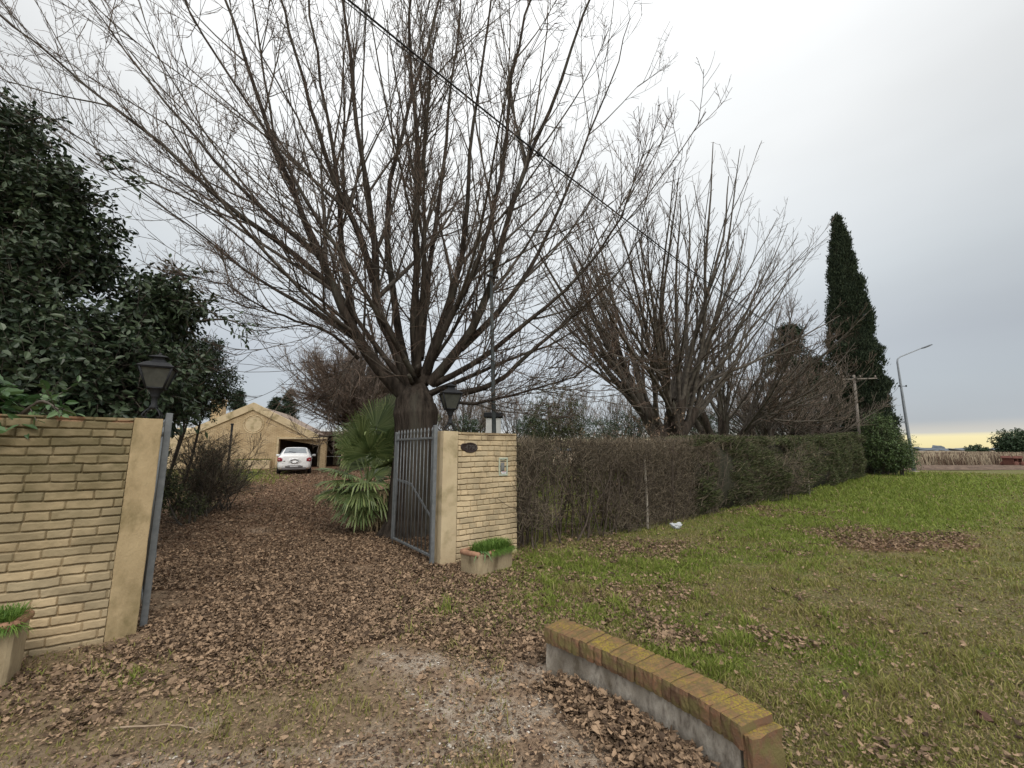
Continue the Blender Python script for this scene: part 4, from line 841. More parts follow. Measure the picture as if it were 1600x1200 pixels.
def ell_points(rg, ells, n, rlo=.55, zmin=None):
    vol = np.array([e[3] * e[4] * e[5] for e in ells]) ** .8; k = rg.choice(len(ells), n, p=vol / vol.sum()); E = np.array(ells)[k]
    d = nrm(rg.normal(0, 1, (n, 3))); r = rg.uniform(rlo ** 2, 1, n) ** .5
    r = r * (1 + .30 * (fbm(d[:, 0] * 3 + k * 5, d[:, 1] * 3 + d[:, 2] * 3, 4, 3) - .5) * 2)
    p = E[:, :3] + d * E[:, 3:6] * r[:, None]; return p, d
def leafy_crown(mb, mbt, rg, ells, shoots, per, sl, ll, lw, lm=0, rlo=.55, keep=None, out=.8, detailed=True):
    p, d = ell_points(rg, ells, shoots, rlo); d = nrm(d * out + np.array([0, 0, .25]) + rg.normal(0, .55, (shoots, 3)))
    q_ = fbm(p[:, 0] * 1.7 + 3 * p[:, 1], p[:, 2] * 1.9 + p[:, 1], 91, 2) if detailed else np.ones(len(p))
    k = q_ > .40; p, d = p[k], d[k]
    if keep is not None:
        k = keep(p + d * sl); p, d = p[k], d[k]
    n = len(p); sL = sl * rg.uniform(.5, 1.4, n)
    mid = p + d * (sL / 2)[:, None] + rg.normal(0, .02, (n, 3)); tubes(mbt, np.stack([p - d * .15, mid, p + d * sL[:, None]], 1), np.tile([.005, .004, .002], (n, 1)), 3)
    tt = (np.arange(per) + .5) / per; P = (p[:, None] + d[:, None] * (sL[:, None] * tt)[..., None]).reshape(-1, 3); D = np.repeat(d, per, 0); M = len(P)
    ph = np.tile(np.arange(per) * 2.4, n) + np.repeat(rg.uniform(0, 6, n), per); a, b = frame_of(D, np.tile([[.2, .1, 1.]], (M, 1)))
    ld = nrm(D * .55 + a * np.cos(ph)[:, None] + b * np.sin(ph)[:, None] * .8 + rg.normal(0, .25, (M, 3)) + [0, 0, -.1])
    leaf_cards(mb, P, ld, ll * rg.uniform(.6, 1.15, M), lw * rg.uniform(.75, 1.1, M), rg, .35, detailed, lm)
def leafy_tree(name, label, cat, base, ells, shoots, per, sl, ll, lw, ml, seed, stems=5, r0=.12, keep=None, detailed=True, rlo=.55, group=None, limbs=()):
    rg = np.random.default_rng(seed); base = np.array([base[0], base[1], float(gz(base[0], base[1]))]); t = thing(name, label, cat, base, 0, group)
    mb = MB(); mbt = MB()
    for k in range(stems):
        e = ells[rg.integers(len(ells))]; c = np.array(e[:3]) + rg.normal(0, .3, 3) * np.array(e[3:6]) * .6; b = base + [rg.normal(0, .12 * stems ** .5), rg.normal(0, .12 * stems ** .5), -.1]
        P = spline([b, b * .6 + c * .4 + rg.normal(0, .12, 3), c], 8); tubes(mbt, P[None], np.linspace(r0, r0 * .25, 8)[None], 7)
        Q, Rq = grow(rg, P[None], np.linspace(r0, r0 * .25, 8)[None], 9, .3, 1, R(50), R(15), 1.1 * min(e[3:6]), .3, 6, .2, .2, .5, .008); tubes(mbt, Q, Rq, 4)
    leafy_crown(mb, mbt, rg, ells, shoots, per, sl, ll, lw, 0, rlo, keep, detailed=detailed)
    for (a, b, n, ll2) in limbs:
        a, b = np.array(a), np.array(b); P = spline([a, (a + b) / 2 + [0, 0, .12], b], 8); tubes(mbt, P[None], np.linspace(.02, .006, 8)[None], 4)
        s = rg.uniform(0, 1, n); i, f = interp_lines(P[None], s); q = P[i] * (1 - f) + P[i + 1] * f; dd = nrm(nrm(b - a)[None] * .6 + rg.normal(0, .6, (n, 3))); tubes(mbt, np.stack([q, q + dd * .12, q + dd * .25], 1), np.tile([.005, .004, .002], (n, 1)), 3)
        for f_ in (.1, .3, .5, .75, 1): leaf_cards(mb, q + dd * .25 * f_, nrm(dd + rg.normal(0, .6, (n, 3))), ll2 * rg.uniform(.7, 1.15, n), ll2 * .45 * rg.uniform(.8, 1.1, n), rg, .4, True)
    off(mbt, base).build('trunk', MT['bark2'], t); off(mb, base).build('crown', ml, t, smooth=False)
    return t
# broad-leaved evergreen above the left wall; the ellipsoids follow its stepped outline
def behind_left_wall(p):
    f = (p[:, 0] + 3.4) * NI[0] + (p[:, 1] - 4.1) * NI[1]
    dep = p[:, 1] * cP + (p[:, 2] - H) * sP; px = 800 + F * p[:, 0] / dep; lim = 262 + 35 * np.sin(p[:, 2] * 9)
    return (f > .22) | ((p[:, 2] > 2.15) & (f > -.25))
def EL(px, py, Y, rx, ry, rz):
    c = at(px, py, Y); return (c[0], c[1], c[2], rx, ry, rz)
ells = [EL(-80, 340, 6.0, 1.25, 1.4, 2.1), EL(20, 440, 6.2, 1.05, 1.3, 1.6), EL(85, 360, 6.4, .62, .9, .9), EL(90, 520, 6.2, 1.2, 1.2, 1.2), EL(200, 490, 6.6, .65, .9, .6), EL(20, 640, 5.6, 1.6, 1.1, 1.1), EL(150, 610, 6.0, 1.1, 1.0, .9), EL(255, 480, 7.0, .45, .7, .35), EL(-40, 200, 6.2, .5, .7, .85)]
leafy_tree('evergreen_tree', 'dark glossy broad leaved evergreen tree looming over the left wall', 'tree', (-6.6, 6.6), ells, 12500, 9, .34, .125, .054, MT['leaf_dark'], 61, 9, .13, behind_left_wall, limbs=[(at(270, 470, 6.6), at(345, 497, 6.3), 22, .10), (at(320, 500, 6.5), at(398, 520, 6.2), 16, .085), (at(240, 440, 6.8), at(300, 425, 6.7), 16, .10), (at(150, 240, 6.2), at(196, 285, 6.2), 12, .11), (at(40, 190, 6), at(90, 195, 6), 10, .11)])
ells = [EL(250, 590, 9.5, 1.3, 1.2, .95), EL(318, 600, 10, .55, .8, .55), EL(330, 560, 10.2, .35, .6, .35), EL(200, 590, 9.0, 1.1, 1.0, 1.0), EL(285, 630, 9.7, .6, .9, .28)]
leafy_tree('evergreen_tree', 'smaller leaved dark evergreen behind the left lantern, overlapping the house roof', 'tree', (-8.6, 10.4), ells, 5600, 9, .28, .08, .033, MT['leaf_small'], 63, 4, .045)
ells = [EL(20, 655, 3.62, .33, .22, .16), EL(-60, 640, 3.5, .35, .25, .2)]
leafy_tree('laurel_shrub', 'near branch of large glossy leaves hanging over the left end of the wall', 'shrub', (-4.9, 4.6), ells, 160, 7, .18, .13, .055, MT['leaf_near'], 65, 3, .02, lambda p: p[:, 2] > 1.74, limbs=[(at(30, 650, 3.6), at(92, 640, 3.45), 7, .085)])

# loose bare shrub behind the left gate leaf, and green undergrowth below it
def twig_shrub(name, label, base, stems, Ln, lean, seed, rad=.016, n1=9, n2=8, leafm=None, nl=0, spread=.35, matn='hedge_twig', lsz=.03, group=None):
    rg = np.random.default_rng(seed); base = np.array([base[0], base[1], float(gz(base[0], base[1]))]); t = thing(name, label, 'shrub', base, 0, group)
    K = 9; Q = np.empty((stems, K, 3)); Q[:, 0] = base + np.stack([rg.normal(0, spread, stems), rg.normal(0, spread, stems), np.full(stems, -.05)], -1)
    d = nrm(np.stack([rg.normal(lean[0], .45, stems), rg.normal(lean[1], .45, stems), rg.uniform(.7, 1.4, stems)], -1)); ln = Ln * rg.uniform(.6, 1.15, stems)[:, None] / (K - 1)
    for s in range(1, K): d = nrm(d + rg.normal(0, .10, (stems, 3)) + [0, 0, .0]); Q[:, s] = Q[:, s - 1] + d * ln
    Rq = np.tile(np.linspace(rad, rad * .3, K), (stems, 1)); mb = MB(); tubes(mb, Q, Rq, 5)
    P1, R1 = grow(rg, Q, Rq, n1, .2, 1, R(35), R(15), -.35, .4, 7, .1, .25, .6, .005, .4); tubes(mb, P1, R1, 4)
    off(mb, base).build('stems', MT['bark2'], t)
    mb = MB(); P2, R2 = grow(rg, P1, R1, n2, .1, 1, R(45), R(18), .30, .5, 4, .1, .25, .7, .0038, .6); tubes(mb, P2, R2, 3); off(mb, base).build('twigs', MT[matn], t, smooth=False)
    if nl:
        mb = MB(); k = rg.integers(0, len(P2), nl); pp = P2[k, rg.integers(1, 4, nl)]; leaf_cards(mb, pp, nrm(rg.normal(0, 1, (nl, 3))), np.full(nl, lsz) * rg.uniform(.6, 1.3, nl), np.full(nl, lsz * .5), rg, .3, False); off(mb, base).build('leaves', leafm, t, smooth=False)
    return t
twig_shrub('bare_shrub', 'wide bare shrub of dark arching twigs beyond the left gate leaf', (-8.0, 11.3), 56, 1.9, (.18, .1), 71, .017, 9, 9, MT['leaf_small'], 1500, .45, lsz=.05)
rg = np.random.default_rng(72)
leafy_tree('low_shrub', 'low dark green shrub at the foot of the bare shrub by the gate post', 'shrub', (-6.9, 9.7), [EL(266, 778, 9.6, .42, .5, .26), EL(295, 790, 9.8, .3, .4, .16), EL(252, 760, 9.6, .35, .4, .3)], 420, 8, .2, .07, .03, MT['shrub'] if False else MT['hedge'], 73, 3, .03)
leafy_tree('young_shrub', 'small leafy sprig at the foot of the dark fence post', 'shrub', (-10.2, 16.6), [EL(372, 738, 16.4, .35, .3, .35), EL(350, 750, 16.2, .3, .3, .2)], 90, 7, .22, .09, .04, MT['shrub'], 74, 3, .015)

# ------------------------------------------------------------------ fan palm
def palm():
    rg = np.random.default_rng(5); base = np.array([-3.05, 9.1, 0]); t = thing('fan_palm', 'young fan palm with stiff green fronds between the drive and the open gate', 'palm', base)
    mb = MB(); lathe(mb, [(.20, -.1), (.19, .2), (.15, .5), (.12, .8), (.06, .95)], (0, 0, 0), 12); rgk = mb.V[-1]; mb.V[-1] = rgk * (1 + .1 * rg.normal(0, 1, (len(rgk), 1)) * [1, 1, 0]); mb.build('trunk', mat('palm_fibre', (.10, .07, .045), (.22, .16, .10), 14, .95, .9, 30, .02), t)
    def frond(h, d, ln, r, m, droop):
        h, d = np.array(h, float), nrm(np.array(d, float)); f = t if False else None
        tip = h + d * ln; P = spline([h, h + d * ln * .5 + [0, 0, .06], tip], 6); mb = MB(); tubes(mb, P[None], np.linspace(.016, .009, 6)[None], 5)
        stem = mb.build('frond_stalk', MT['palm'] if m == 'palm' else MT['palm_dry'], t)
        dd = nrm(P[-1] - P[-2]); side = nrm(np.cross(dd, [0, 0, 1.])); nrmv = np.cross(side, dd)
        n = 44; r = r * 1.15; an = np.linspace(-R(118), R(118), n); V = []; Fq = []; k0 = 0
        mb = MB()
        for i, a in enumerate(an):
            v = dd * math.cos(a) + side * math.sin(a); w_ = np.cross(v, nrmv); L_ = r * (1 - .22 * abs(a) / R(118)) * rg.uniform(.9, 1.06); pts = []
            b0 = R(118) * 2 / n * .52
            prev = P[-1]
            for s_, ww in ((.05, .05), (.4, .40 * b0 * 1.0), (.62, .42 * b0), (.85, .018 / r), (1.0, .003 / r)):
                fall = droop * max(0, s_ - .5) ** 2 * L_ * .75 * (1 + .5 * rg.normal())
                c = P[-1] + v * L_ * s_ + nrmv * (.06 * (1 - (s_ - .4) ** 2)) * r * (-abs(math.sin(a)) + .3) - np.array([0, 0, fall]); hw = max(ww * r, .002)
                pts += [c - w_ * hw, c + nrmv * hw * .45, c + w_ * hw]
            q = np.array(pts); m_ = []
            for s_ in range(4):
                for j in range(2): m_.append([s_ * 3 + j, s_ * 3 + j + 1, s_ * 3 + j + 4, s_ * 3 + j + 3])
            mb.add(q, np.array(m_))
        mb.build('frond_fan', MT[m], stem, smooth=False)
    hub = (0, 0, .85)
    def P_(px, py, Y): return at(px, py, Y) - base
    for px, py, Y, r, dr in ((562, 668, 8.9, .62, .5), (590, 640, 9.3, .58, .25), (605, 690, 9.0, .55, .35), (550, 700, 9.1, .58, .8), (535, 735, 8.8, .55, .9), (570, 750, 8.5, .62, 1.0), (590, 770, 8.7, .60, 1.1),
                            (620, 655, 9.6, .58, .3), (645, 700, 9.3, .5, .6), (640, 660, 9.9, .55, .4), (655, 740, 9.0, .5, .8), (575, 715, 9.6, .6, .6), (610, 625, 9.5, .55, .25), (560, 770, 8.3, .5, 1.3), (680, 650, 9.8, .5, .4), (590, 735, 9.2, .55, .8), (545, 760, 8.9, .5, .8), (522, 765, 8.5, .45, .7), (560, 790, 8.5, .5, .9), (548, 672, 9.4, .5, .5), (620, 715, 8.7, .5, .6), (600, 665, 9.6, .55, .4), (530, 748, 8.6, .5, .9), (580, 690, 8.6, .5, .6)):
        r *= 1.1; tip = P_(px, py, Y); tip = tip * 1.0; h = np.array(hub) + rg.normal(0, .04, 3); v = tip - h; ln = np.linalg.norm(v); frond(h, v, max(ln * .75, .25), r, 'palm', dr)
    for px, py, Y in ((600, 800, 8.8), (575, 800, 8.9), (625, 790, 9.2), (610, 760, 8.7)):
        h = np.array([0, 0, .6]); v = P_(px, py, Y) - h; frond(h, v, np.linalg.norm(v) * .7, .42, 'palm_dry', 2.2)
palm()

# ------------------------------------------------------------------ hedges along the fence line
FP = np.array([[.12, 6.95], [2.64, 8.85], [7.9, 13.6], [11.3, 16.7], [21.4, 26.2], [23.5, 28.2]])
FL = np.concatenate([[0], np.cumsum(np.linalg.norm(np.diff(FP, axis=0), axis=1))])
def fpos(s): return np.stack([np.interp(s, FL, FP[:, 0]), np.interp(s, FL, FP[:, 1])], -1)
def s_of(px):  # distance along the fence line where it crosses this picture column
    q = np.linspace(0, FL[-1], 800); P = fpos(q); pxx = 800 + F * P[:, 0] / (P[:, 1] * cP - .9 * sP); return float(np.interp(px, pxx, q))
def htop(s): return 1.84 + .10 * sm(s, 2, 8) + .12 * sm(s, 8, 14) + .55 * sm(s, 14, 30)
def bare_hedge():
    rg = np.random.default_rng(31); s1 = s_of(1125); t = thing('bare_hedge', 'clipped brown leafless hedge of tangled twigs starting at the end of the right gate wall', 'hedge', (.5, 7.6, 0)); b0 = np.array([.5, 7.6, 0])
    n = 190; s = rg.uniform(0.0, s1, n) ** 1.0; P = fpos(s); w_ = rg.uniform(.05, .75, n); K = 10
    Q = np.empty((n, K, 3)); Q[:, 0] = np.stack([P[:, 0] + NI[0] * w_, P[:, 1] + NI[1] * w_, np.full(n, -.05)], -1); d = nrm(np.stack([rg.normal(0, .18, n), rg.normal(0, .18, n), np.ones(n)], -1)); ln = (htop(s) * rg.uniform(.75, .98, n))[:, None] / (K - 1)
    for k in range(1, K): d = nrm(d + rg.normal(0, .12, (n, 3)) + [0, 0, .18]); Q[:, k] = Q[:, k - 1] + d * ln
    r0 = rg.uniform(.008, .022, n)[:, None]; Rq = r0 * np.linspace(1, .35, K)[None]; mb = MB(); tubes(mb, Q, Rq, 6)
    P1, R1 = grow(rg, Q, Rq, 9, .15, 1, R(48), R(18), .55, .4, 6, .45, .25, .55, .0045, .5)
    tubes(mb, P1, R1, 4); off(mb, b0).build('stems', mat('hedge_bark', (.05, .038, .03), (.14, .11, .085), 20, .9), t)
    mb = MB(); P2, R2 = grow(rg, P1, R1, 8, .05, 1, R(50), R(22), .26, .5, 4, .3, .3, .7, .0030, .6)
    def clip(P, R_):
        e = P[:, -1]; rel = e - np.array([.12, 6.95, 0]); f = rel[:, 0] * NI[0] + rel[:, 1] * NI[1]; al = rel[:, 0] * U[0] + rel[:, 1] * U[1]
        k = (e[:, 2] < htop(al) + .04 * rg.normal(0, 1, len(e))) & (e[:, 2] > .02) & (f > -.12 + .05 * rg.normal(0, 1, len(e))) & (al > -.1) & (al < s1 + 1); return P[k], R_[k]
    P2, R2 = clip(P2, R2); tubes(mb, P2, R2, 3)
    # dense clipped top and face
    n = 30000; s = s1 * rg.uniform(0, 1, n); P = fpos(s); ht = htop(s); zz = ht * (1 - rg.uniform(0, 1, n) ** 1.7 * .97); lowgap = vnoise(s * 1.6, zz * 1.7, 8) + .45 * sm(zz, .9, 1.7) + .45 * sm(s, 1.5, 4.5)
    k = lowgap > .66; s, P, zz, ht = s[k], P[k], zz[k], ht[k]; n = len(s); wv = rg.uniform(-.03, .85, n) ** 1.0; wv = np.where(zz < ht - .12, rg.uniform(-.06, .28, n), wv)
    p0 = np.stack([P[:, 0] + NI[0] * wv, P[:, 1] + NI[1] * wv, zz - .1], -1); d = nrm(np.stack([rg.normal(.1, .6, n), rg.normal(-.15, .6, n), rg.normal(.5, .5, n)], -1)); l_ = rg.uniform(.06, .2, n)[:, None]
    mid = p0 + d * l_ * .5 + rg.normal(0, .012, (n, 3)); tubes(mb, np.stack([p0, mid, p0 + d * l_], 1), np.tile([.0032, .0028, .002], (n, 1)), 3)
    off(mb, b0).build('twigs', MT['hedge_twig'], t, smooth=False)
    mb = MB(); n = 9000; s = s1 * rg.uniform(0, 1, n) ** .75; P = fpos(s); wv = rg.uniform(0, .8, n); zz = htop(s) * rg.uniform(.05, 1, n) ** .8; pp = np.stack([P[:, 0] + NI[0] * wv, P[:, 1] + NI[1] * wv, zz], -1)
    leaf_cards(mb, pp, nrm(rg.normal(0, 1, (n, 3))), rg.uniform(.015, .035, n), rg.uniform(.008, .018, n), rg, .2, False); off(mb, b0).build('dry_leaves', MT['dryleaf'], t, smooth=False)
    mb = MB(); n = 5200; s = rg.choice([0, 1], n, p=[.22, .78]) ; s = np.where(s == 0, rg.uniform(0, .8, n), s1 * rg.uniform(.5, 1, n) ** .6); P = fpos(s); wv = rg.uniform(.1, .8, n); zz = htop(s) * rg.uniform(.25, .95, n); pp = np.stack([P[:, 0] + NI[0] * wv, P[:, 1] + NI[1] * wv, zz], -1)
    leaf_cards(mb, pp, nrm(rg.normal(0, 1, (n, 3))), rg.uniform(.025, .05, n), rg.uniform(.012, .022, n), rg, .2, False); off(mb, b0).build('green_leaves', MT['hedge'], t, smooth=False)
bare_hedge()
def green_hedge(label, pa, pb, seed, n, bulge, size):
    rg = np.random.default_rng(seed); sa, sb = s_of(pa), s_of(pb); c0 = fpos(np.array([(sa + sb) / 2]))[0]; b0 = np.array([c0[0], c0[1], 0]); t = thing('green_hedge', label, 'hedge', b0, 0, 'green clipped hedge sections along the fence')
    s = rg.uniform(sa, sb, n); P = fpos(s); ht = htop(s) * (1 - .06 * sm(np.abs(s - (sa + sb) / 2) / (sb - sa) * 2, .7, 1)); e = np.abs(s - (sa + sb) / 2) / (sb - sa) * 2
    zz = ht * rg.uniform(.01, 1, n) ** .85; top = rg.uniform(0, 1, n) < .22; zz = np.where(top, ht * rg.uniform(.93, 1.02, n), zz)
    cl_ = np.sin(s * 2.3 + seed) * .5 + np.sin(s * 1.1 + seed * 2) * .5; ht = ht * (1 + .035 * cl_); belly = .34 * cl_ * (1 - zz / ht * .6) + (bulge + .12) * (np.sin(np.clip(zz / ht, 0, 1) * math.pi * .9 + .25) - .25) * (1 - .75 * e ** 3) + .34 * (fbm(s * 1.1, zz * 1.3, seed, 2) - .5) * 2 + .16 * (fbm(s * 4, zz * 4, seed + 1, 2) - .5) * 2
    wv = np.where(top, rg.uniform(-.1, 1.1, n), -belly + rg.uniform(0, .30, n) ** 1.0)
    pos = np.stack([P[:, 0] + NI[0] * wv, P[:, 1] + NI[1] * wv, zz], -1)
    keep = fbm(s * 3.2, zz * 3.6, seed + 3, 3) + rg.uniform(-.1, .1, n) > .45
    pos = pos[keep]; n = len(pos); out = -NI
    d = nrm(np.stack([out[0] * .7 + U[0] * .35 + rg.normal(0, .35, n), out[1] * .7 + U[1] * .35 + rg.normal(0, .35, n), rg.normal(.42, .35, n)], -1))
    mb = MB(); leaf_cards(mb, pos, d, size * rg.uniform(.6, 1.3, n), size * .30 * rg.uniform(.7, 1.2, n), rg, .2, False)
    off(mb, b0).build('foliage', MT['hedge'], t, smooth=False)
    mb = MB(); m2 = n // 7; k = rg.integers(0, n, m2); p = pos[k]; dd = d[k]; tubes(mb, np.stack([p - dd * .25, p, p + dd * .16], 1), np.tile([.006, .004, .002], (m2, 1)), 3)
    off(mb, b0).build('twigs', MT['hedge_twig'], t, smooth=False)
    # solid dark core, its colour standing in for shade inside the hedge
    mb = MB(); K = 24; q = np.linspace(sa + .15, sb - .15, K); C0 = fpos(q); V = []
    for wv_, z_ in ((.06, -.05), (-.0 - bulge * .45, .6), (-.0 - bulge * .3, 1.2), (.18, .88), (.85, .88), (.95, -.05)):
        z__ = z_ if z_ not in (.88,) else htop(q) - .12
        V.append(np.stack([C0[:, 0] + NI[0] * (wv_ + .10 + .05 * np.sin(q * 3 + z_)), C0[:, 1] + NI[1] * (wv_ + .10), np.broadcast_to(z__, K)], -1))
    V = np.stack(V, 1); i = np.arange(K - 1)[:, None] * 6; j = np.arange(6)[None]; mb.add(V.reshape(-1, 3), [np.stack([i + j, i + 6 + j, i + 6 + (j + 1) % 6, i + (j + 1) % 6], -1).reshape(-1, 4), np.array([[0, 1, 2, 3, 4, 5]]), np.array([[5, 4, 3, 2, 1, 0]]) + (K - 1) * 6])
    off(mb, b0).build('dark_core', MT['hedge_core'], t)
green_hedge('dark green bulging hedge section next to the brown bare hedge', 1085, 1207, 33, 60000, .30, .085)
green_hedge('dark green hedge section farther along the fence, ending before the leafy corner bush', 1212, 1351, 34, 90000, .25, .12)
p_ = fpos(np.array([s_of(1360)]))[0]
twig_shrub('bare_hedge_end', 'short brown twiggy end of the hedge between the green hedge and the leafy bush', (p_[0] + .3, p_[1] + .3), 90, 2.2, (0, 0), 35, .014, 7, 7, MT['dryleaf'], 1200, .5, lsz=.05)
p_ = fpos(np.array([s_of(1209)]))[0]
twig_shrub('bare_hedge_gap', 'brown leafless patch showing in the gap between the two green hedge sections', (p_[0], p_[1] + .25), 60, 1.75, (0, 0), 36, .012, 7, 7, MT['dryleaf'], 700, .3, lsz=.04)
# fence posts
for (px, pyt, pyb, w_, lab) in ((1012, 718, 827, .046, 'slim pale concrete fence post standing in the bare hedge'), (1265, 752, 773, .05, 'short weathered fence post at the foot of the green hedge')):
    b = gp(px, pyb); top = at(px, pyt, b[1])[2]; t = thing('fence_post', lab, 'post', (b[0], b[1], 0), R(42), 'fence posts along the hedge')
    mb = MB(); K = 8; z = np.linspace(-.1, top, K); P = np.stack([.02 * np.sin(z * 2.5), z * 0, z], -1); tubes(mb, P[None], np.full((1, K), w_ * .55), 6, 0, True); mb.build('shaft', MT['concrete'], t, smooth=False)
    mb = MB()
    for z_ in (.3 * top, .6 * top, .9 * top): bar(mb, (-.5, -.045, z_), (.5, -.045, z_ + .01), .0016, 4)
    mb.build('wire', MT['wire'], t)
b = gp(352, 770, .12); t = thing('fence_post', 'dark metal fence post between the bare shrub and the leafy drive', 'post', (b[0], b[1], .1), 0)
h_ = at(362, 662, b[1])[2] - .1; mb = MB(); box(mb, (0, 0, h_ / 2 - .05), (.07, .012, h_ + .1), bev=0); box(mb, (0, .03, h_ / 2 - .05), (.012, .055, h_ + .1), bev=0); mb.build('tee_section', MT['black'], t, smooth=False)
mb = MB(); box(mb, (0, 0, h_ - .02), (.10, .05, .06), bev=.01); mb.build('cap', MT['black'], t, smooth=False)

# ------------------------------------------------------------------ cypress, conifers, corner bush
def cypress():
    rg = np.random.default_rng(81); Y = 30.5; b = at(1349, 700, Y); base = np.array([b[0] + .2, Y, 0]); Ht = at(1308, 338, Y)[2]
    t = thing('cypress', 'tall narrow dark green cypress rising behind the end of the hedge', 'tree', base)
    def prof(z):
        s = z / Ht; return np.interp(s, [0, .08, .2, .4, .55, .7, .82, .92, 1], [1.2, 1.5, 1.55, 1.4, 1.2, .92, .64, .36, .03])
    mb = MB(); lathe(mb, [(.30, -.1), (.26, 1.5), (.2, 4), (.08, Ht * .9)], (0, 0, 0), 10); mb.build('trunk', MT['bark'], t)
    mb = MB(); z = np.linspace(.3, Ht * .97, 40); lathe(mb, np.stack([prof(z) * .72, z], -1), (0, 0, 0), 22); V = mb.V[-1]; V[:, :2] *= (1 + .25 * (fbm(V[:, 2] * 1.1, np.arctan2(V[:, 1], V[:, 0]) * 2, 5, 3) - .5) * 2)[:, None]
    mb.build('inner_crown', MT['hedge_core'], t)  # solid dark core closing gaps, coloured as the shade inside the crown
    n = 17000; z = Ht * (1 - (1 - rg.uniform(0, 1, n)) ** .62) ; z = Ht * rg.beta(1.0, 1.35, n); a = rg.uniform(0, 2 * math.pi, n); lump = fbm(z * 1.15 + 40, a * 2.6, 6, 3); r = prof(z) * (.55 + .85 * lump) * rg.uniform(.9, 1.04, n)
    k = lump + .12 * rg.normal(0, 1, n) > .36; z, a, r = z[k], a[k], r[k]; n = len(z)
    c = np.stack([r * np.cos(a), r * np.sin(a), z], -1); od = np.stack([np.cos(a), np.sin(a), 0 * a], -1)
    mb = MB()
    for q in range(7):
        d = nrm(od * .42 + [0, 0, 1] + rg.normal(0, .30, (n, 3))); ln = rg.uniform(.10, .26, n); leaf_cards(mb, c + rg.normal(0, .10, (n, 3)), d, ln, ln * .34, rg, 0, False, upn=.0)
    mb.build('crown', MT['cypress'], t, smooth=False)
cypress()
def conifer(label, px, Y, pytop, width, seed, group, dens=1.0, gap=.5, low=0.0):
    rg = np.random.default_rng(seed); b = at(px, 700, Y); gx, gy = b[0], Y; base = np.array([gx, gy, float(gz(gx, gy))]); Ht = at(px, pytop, Y)[2] - base[2]
    t = thing('conifer', label, 'tree', base, 0, group); mb = MB(); lathe(mb, [(.22, -.1), (.18, Ht * .3), (.02, Ht)], (0, 0, 0), 8)
    nb = int(85 * dens); z = Ht * (low + (.98 - low) * rg.uniform(0, 1, nb)); a = rg.uniform(0, 2 * math.pi, nb); l_ = width * (1 - (z / Ht)) ** .62 * rg.uniform(.55, 1.1, nb) + .04; K = 7; s = np.linspace(0, 1, K)
    P = np.stack([np.cos(a)[:, None] * l_[:, None] * s, np.sin(a)[:, None] * l_[:, None] * s, z[:, None] + (.30 * s - .42 * s ** 2)[None] * l_[:, None]], -1); tubes(mb, P, np.tile(np.linspace(.035, .008, K), (nb, 1)), 4); mb.build('trunk', MT['bark'], t)
    m = 44; idx = np.repeat(np.arange(nb), m); tt = rg.uniform(.12, 1, len(idx)); i, f = interp_lines(P, tt); q = P[idx, i] * (1 - f) + P[idx, i + 1] * f; q = q + rg.normal(0, .10, q.shape) * [1, 1, .6]
    dirn = nrm(np.stack([np.cos(a[idx]), np.sin(a[idx]), 0 * a[idx]], -1) * .7 + rg.normal(0, .6, (len(idx), 3)) + [0, 0, -.1]); mb = MB()
    for k in range(3): leaf_cards(mb, q + rg.normal(0, .07, q.shape), nrm(dirn + rg.normal(0, .4, q.shape)), rg.uniform(.16, .38, len(q)), rg.uniform(.04, .09, len(q)), rg, .2, False)
    mb.build('crown', MT['conifer'], t, smooth=False)
conifer('loose dark conifer with sagging boughs left of the tall cypress', 1250, 31, 505, 4.6, 91, None, 2.0, low=.05)
conifer('second loose conifer crowded against the left side of the cypress', 1288, 33, 560, 3.0, 92, None, 1.6, low=.05)
GC = 'dark conifers behind the house roof'
conifer('dark conifer just right of the house chimney', 365, 46, 610, 2.6, 93, GC, 1.3)
conifer('small dark conifer behind the right slope of the gable', 425, 52, 618, 2.3, 94, GC, 1.2)
conifer('dark conifer between the gable and the dense twiggy tree', 446, 48, 606, 2.4, 95, GC, 1.3)
ells = [EL(1386, 708, 27.2, 1.15, 1.0, .9), EL(1396, 690, 27.2, .5, .6, .45), EL(1372, 684, 27.2, .65, .7, 1.1), EL(1406, 719, 27.2, .7, .7, .5), EL(1366, 660, 27.3, .35, .4, .55), EL(1384, 668, 27.3, .25, .4, .5), EL(1412, 696, 27.2, .25, .3, .3)]
leafy_tree('leafy_bush', 'leafy mid green bush at the hedge corner, left of the street lamp', 'bush', (at(1388, 700, 27.2)[0], 27.2), ells, 1900, 8, .5, .13, .055, MT['shrub'], 96, 6, .06, detailed=False, rlo=.6)
GS = 'dark evergreen shrubs behind the hedge'
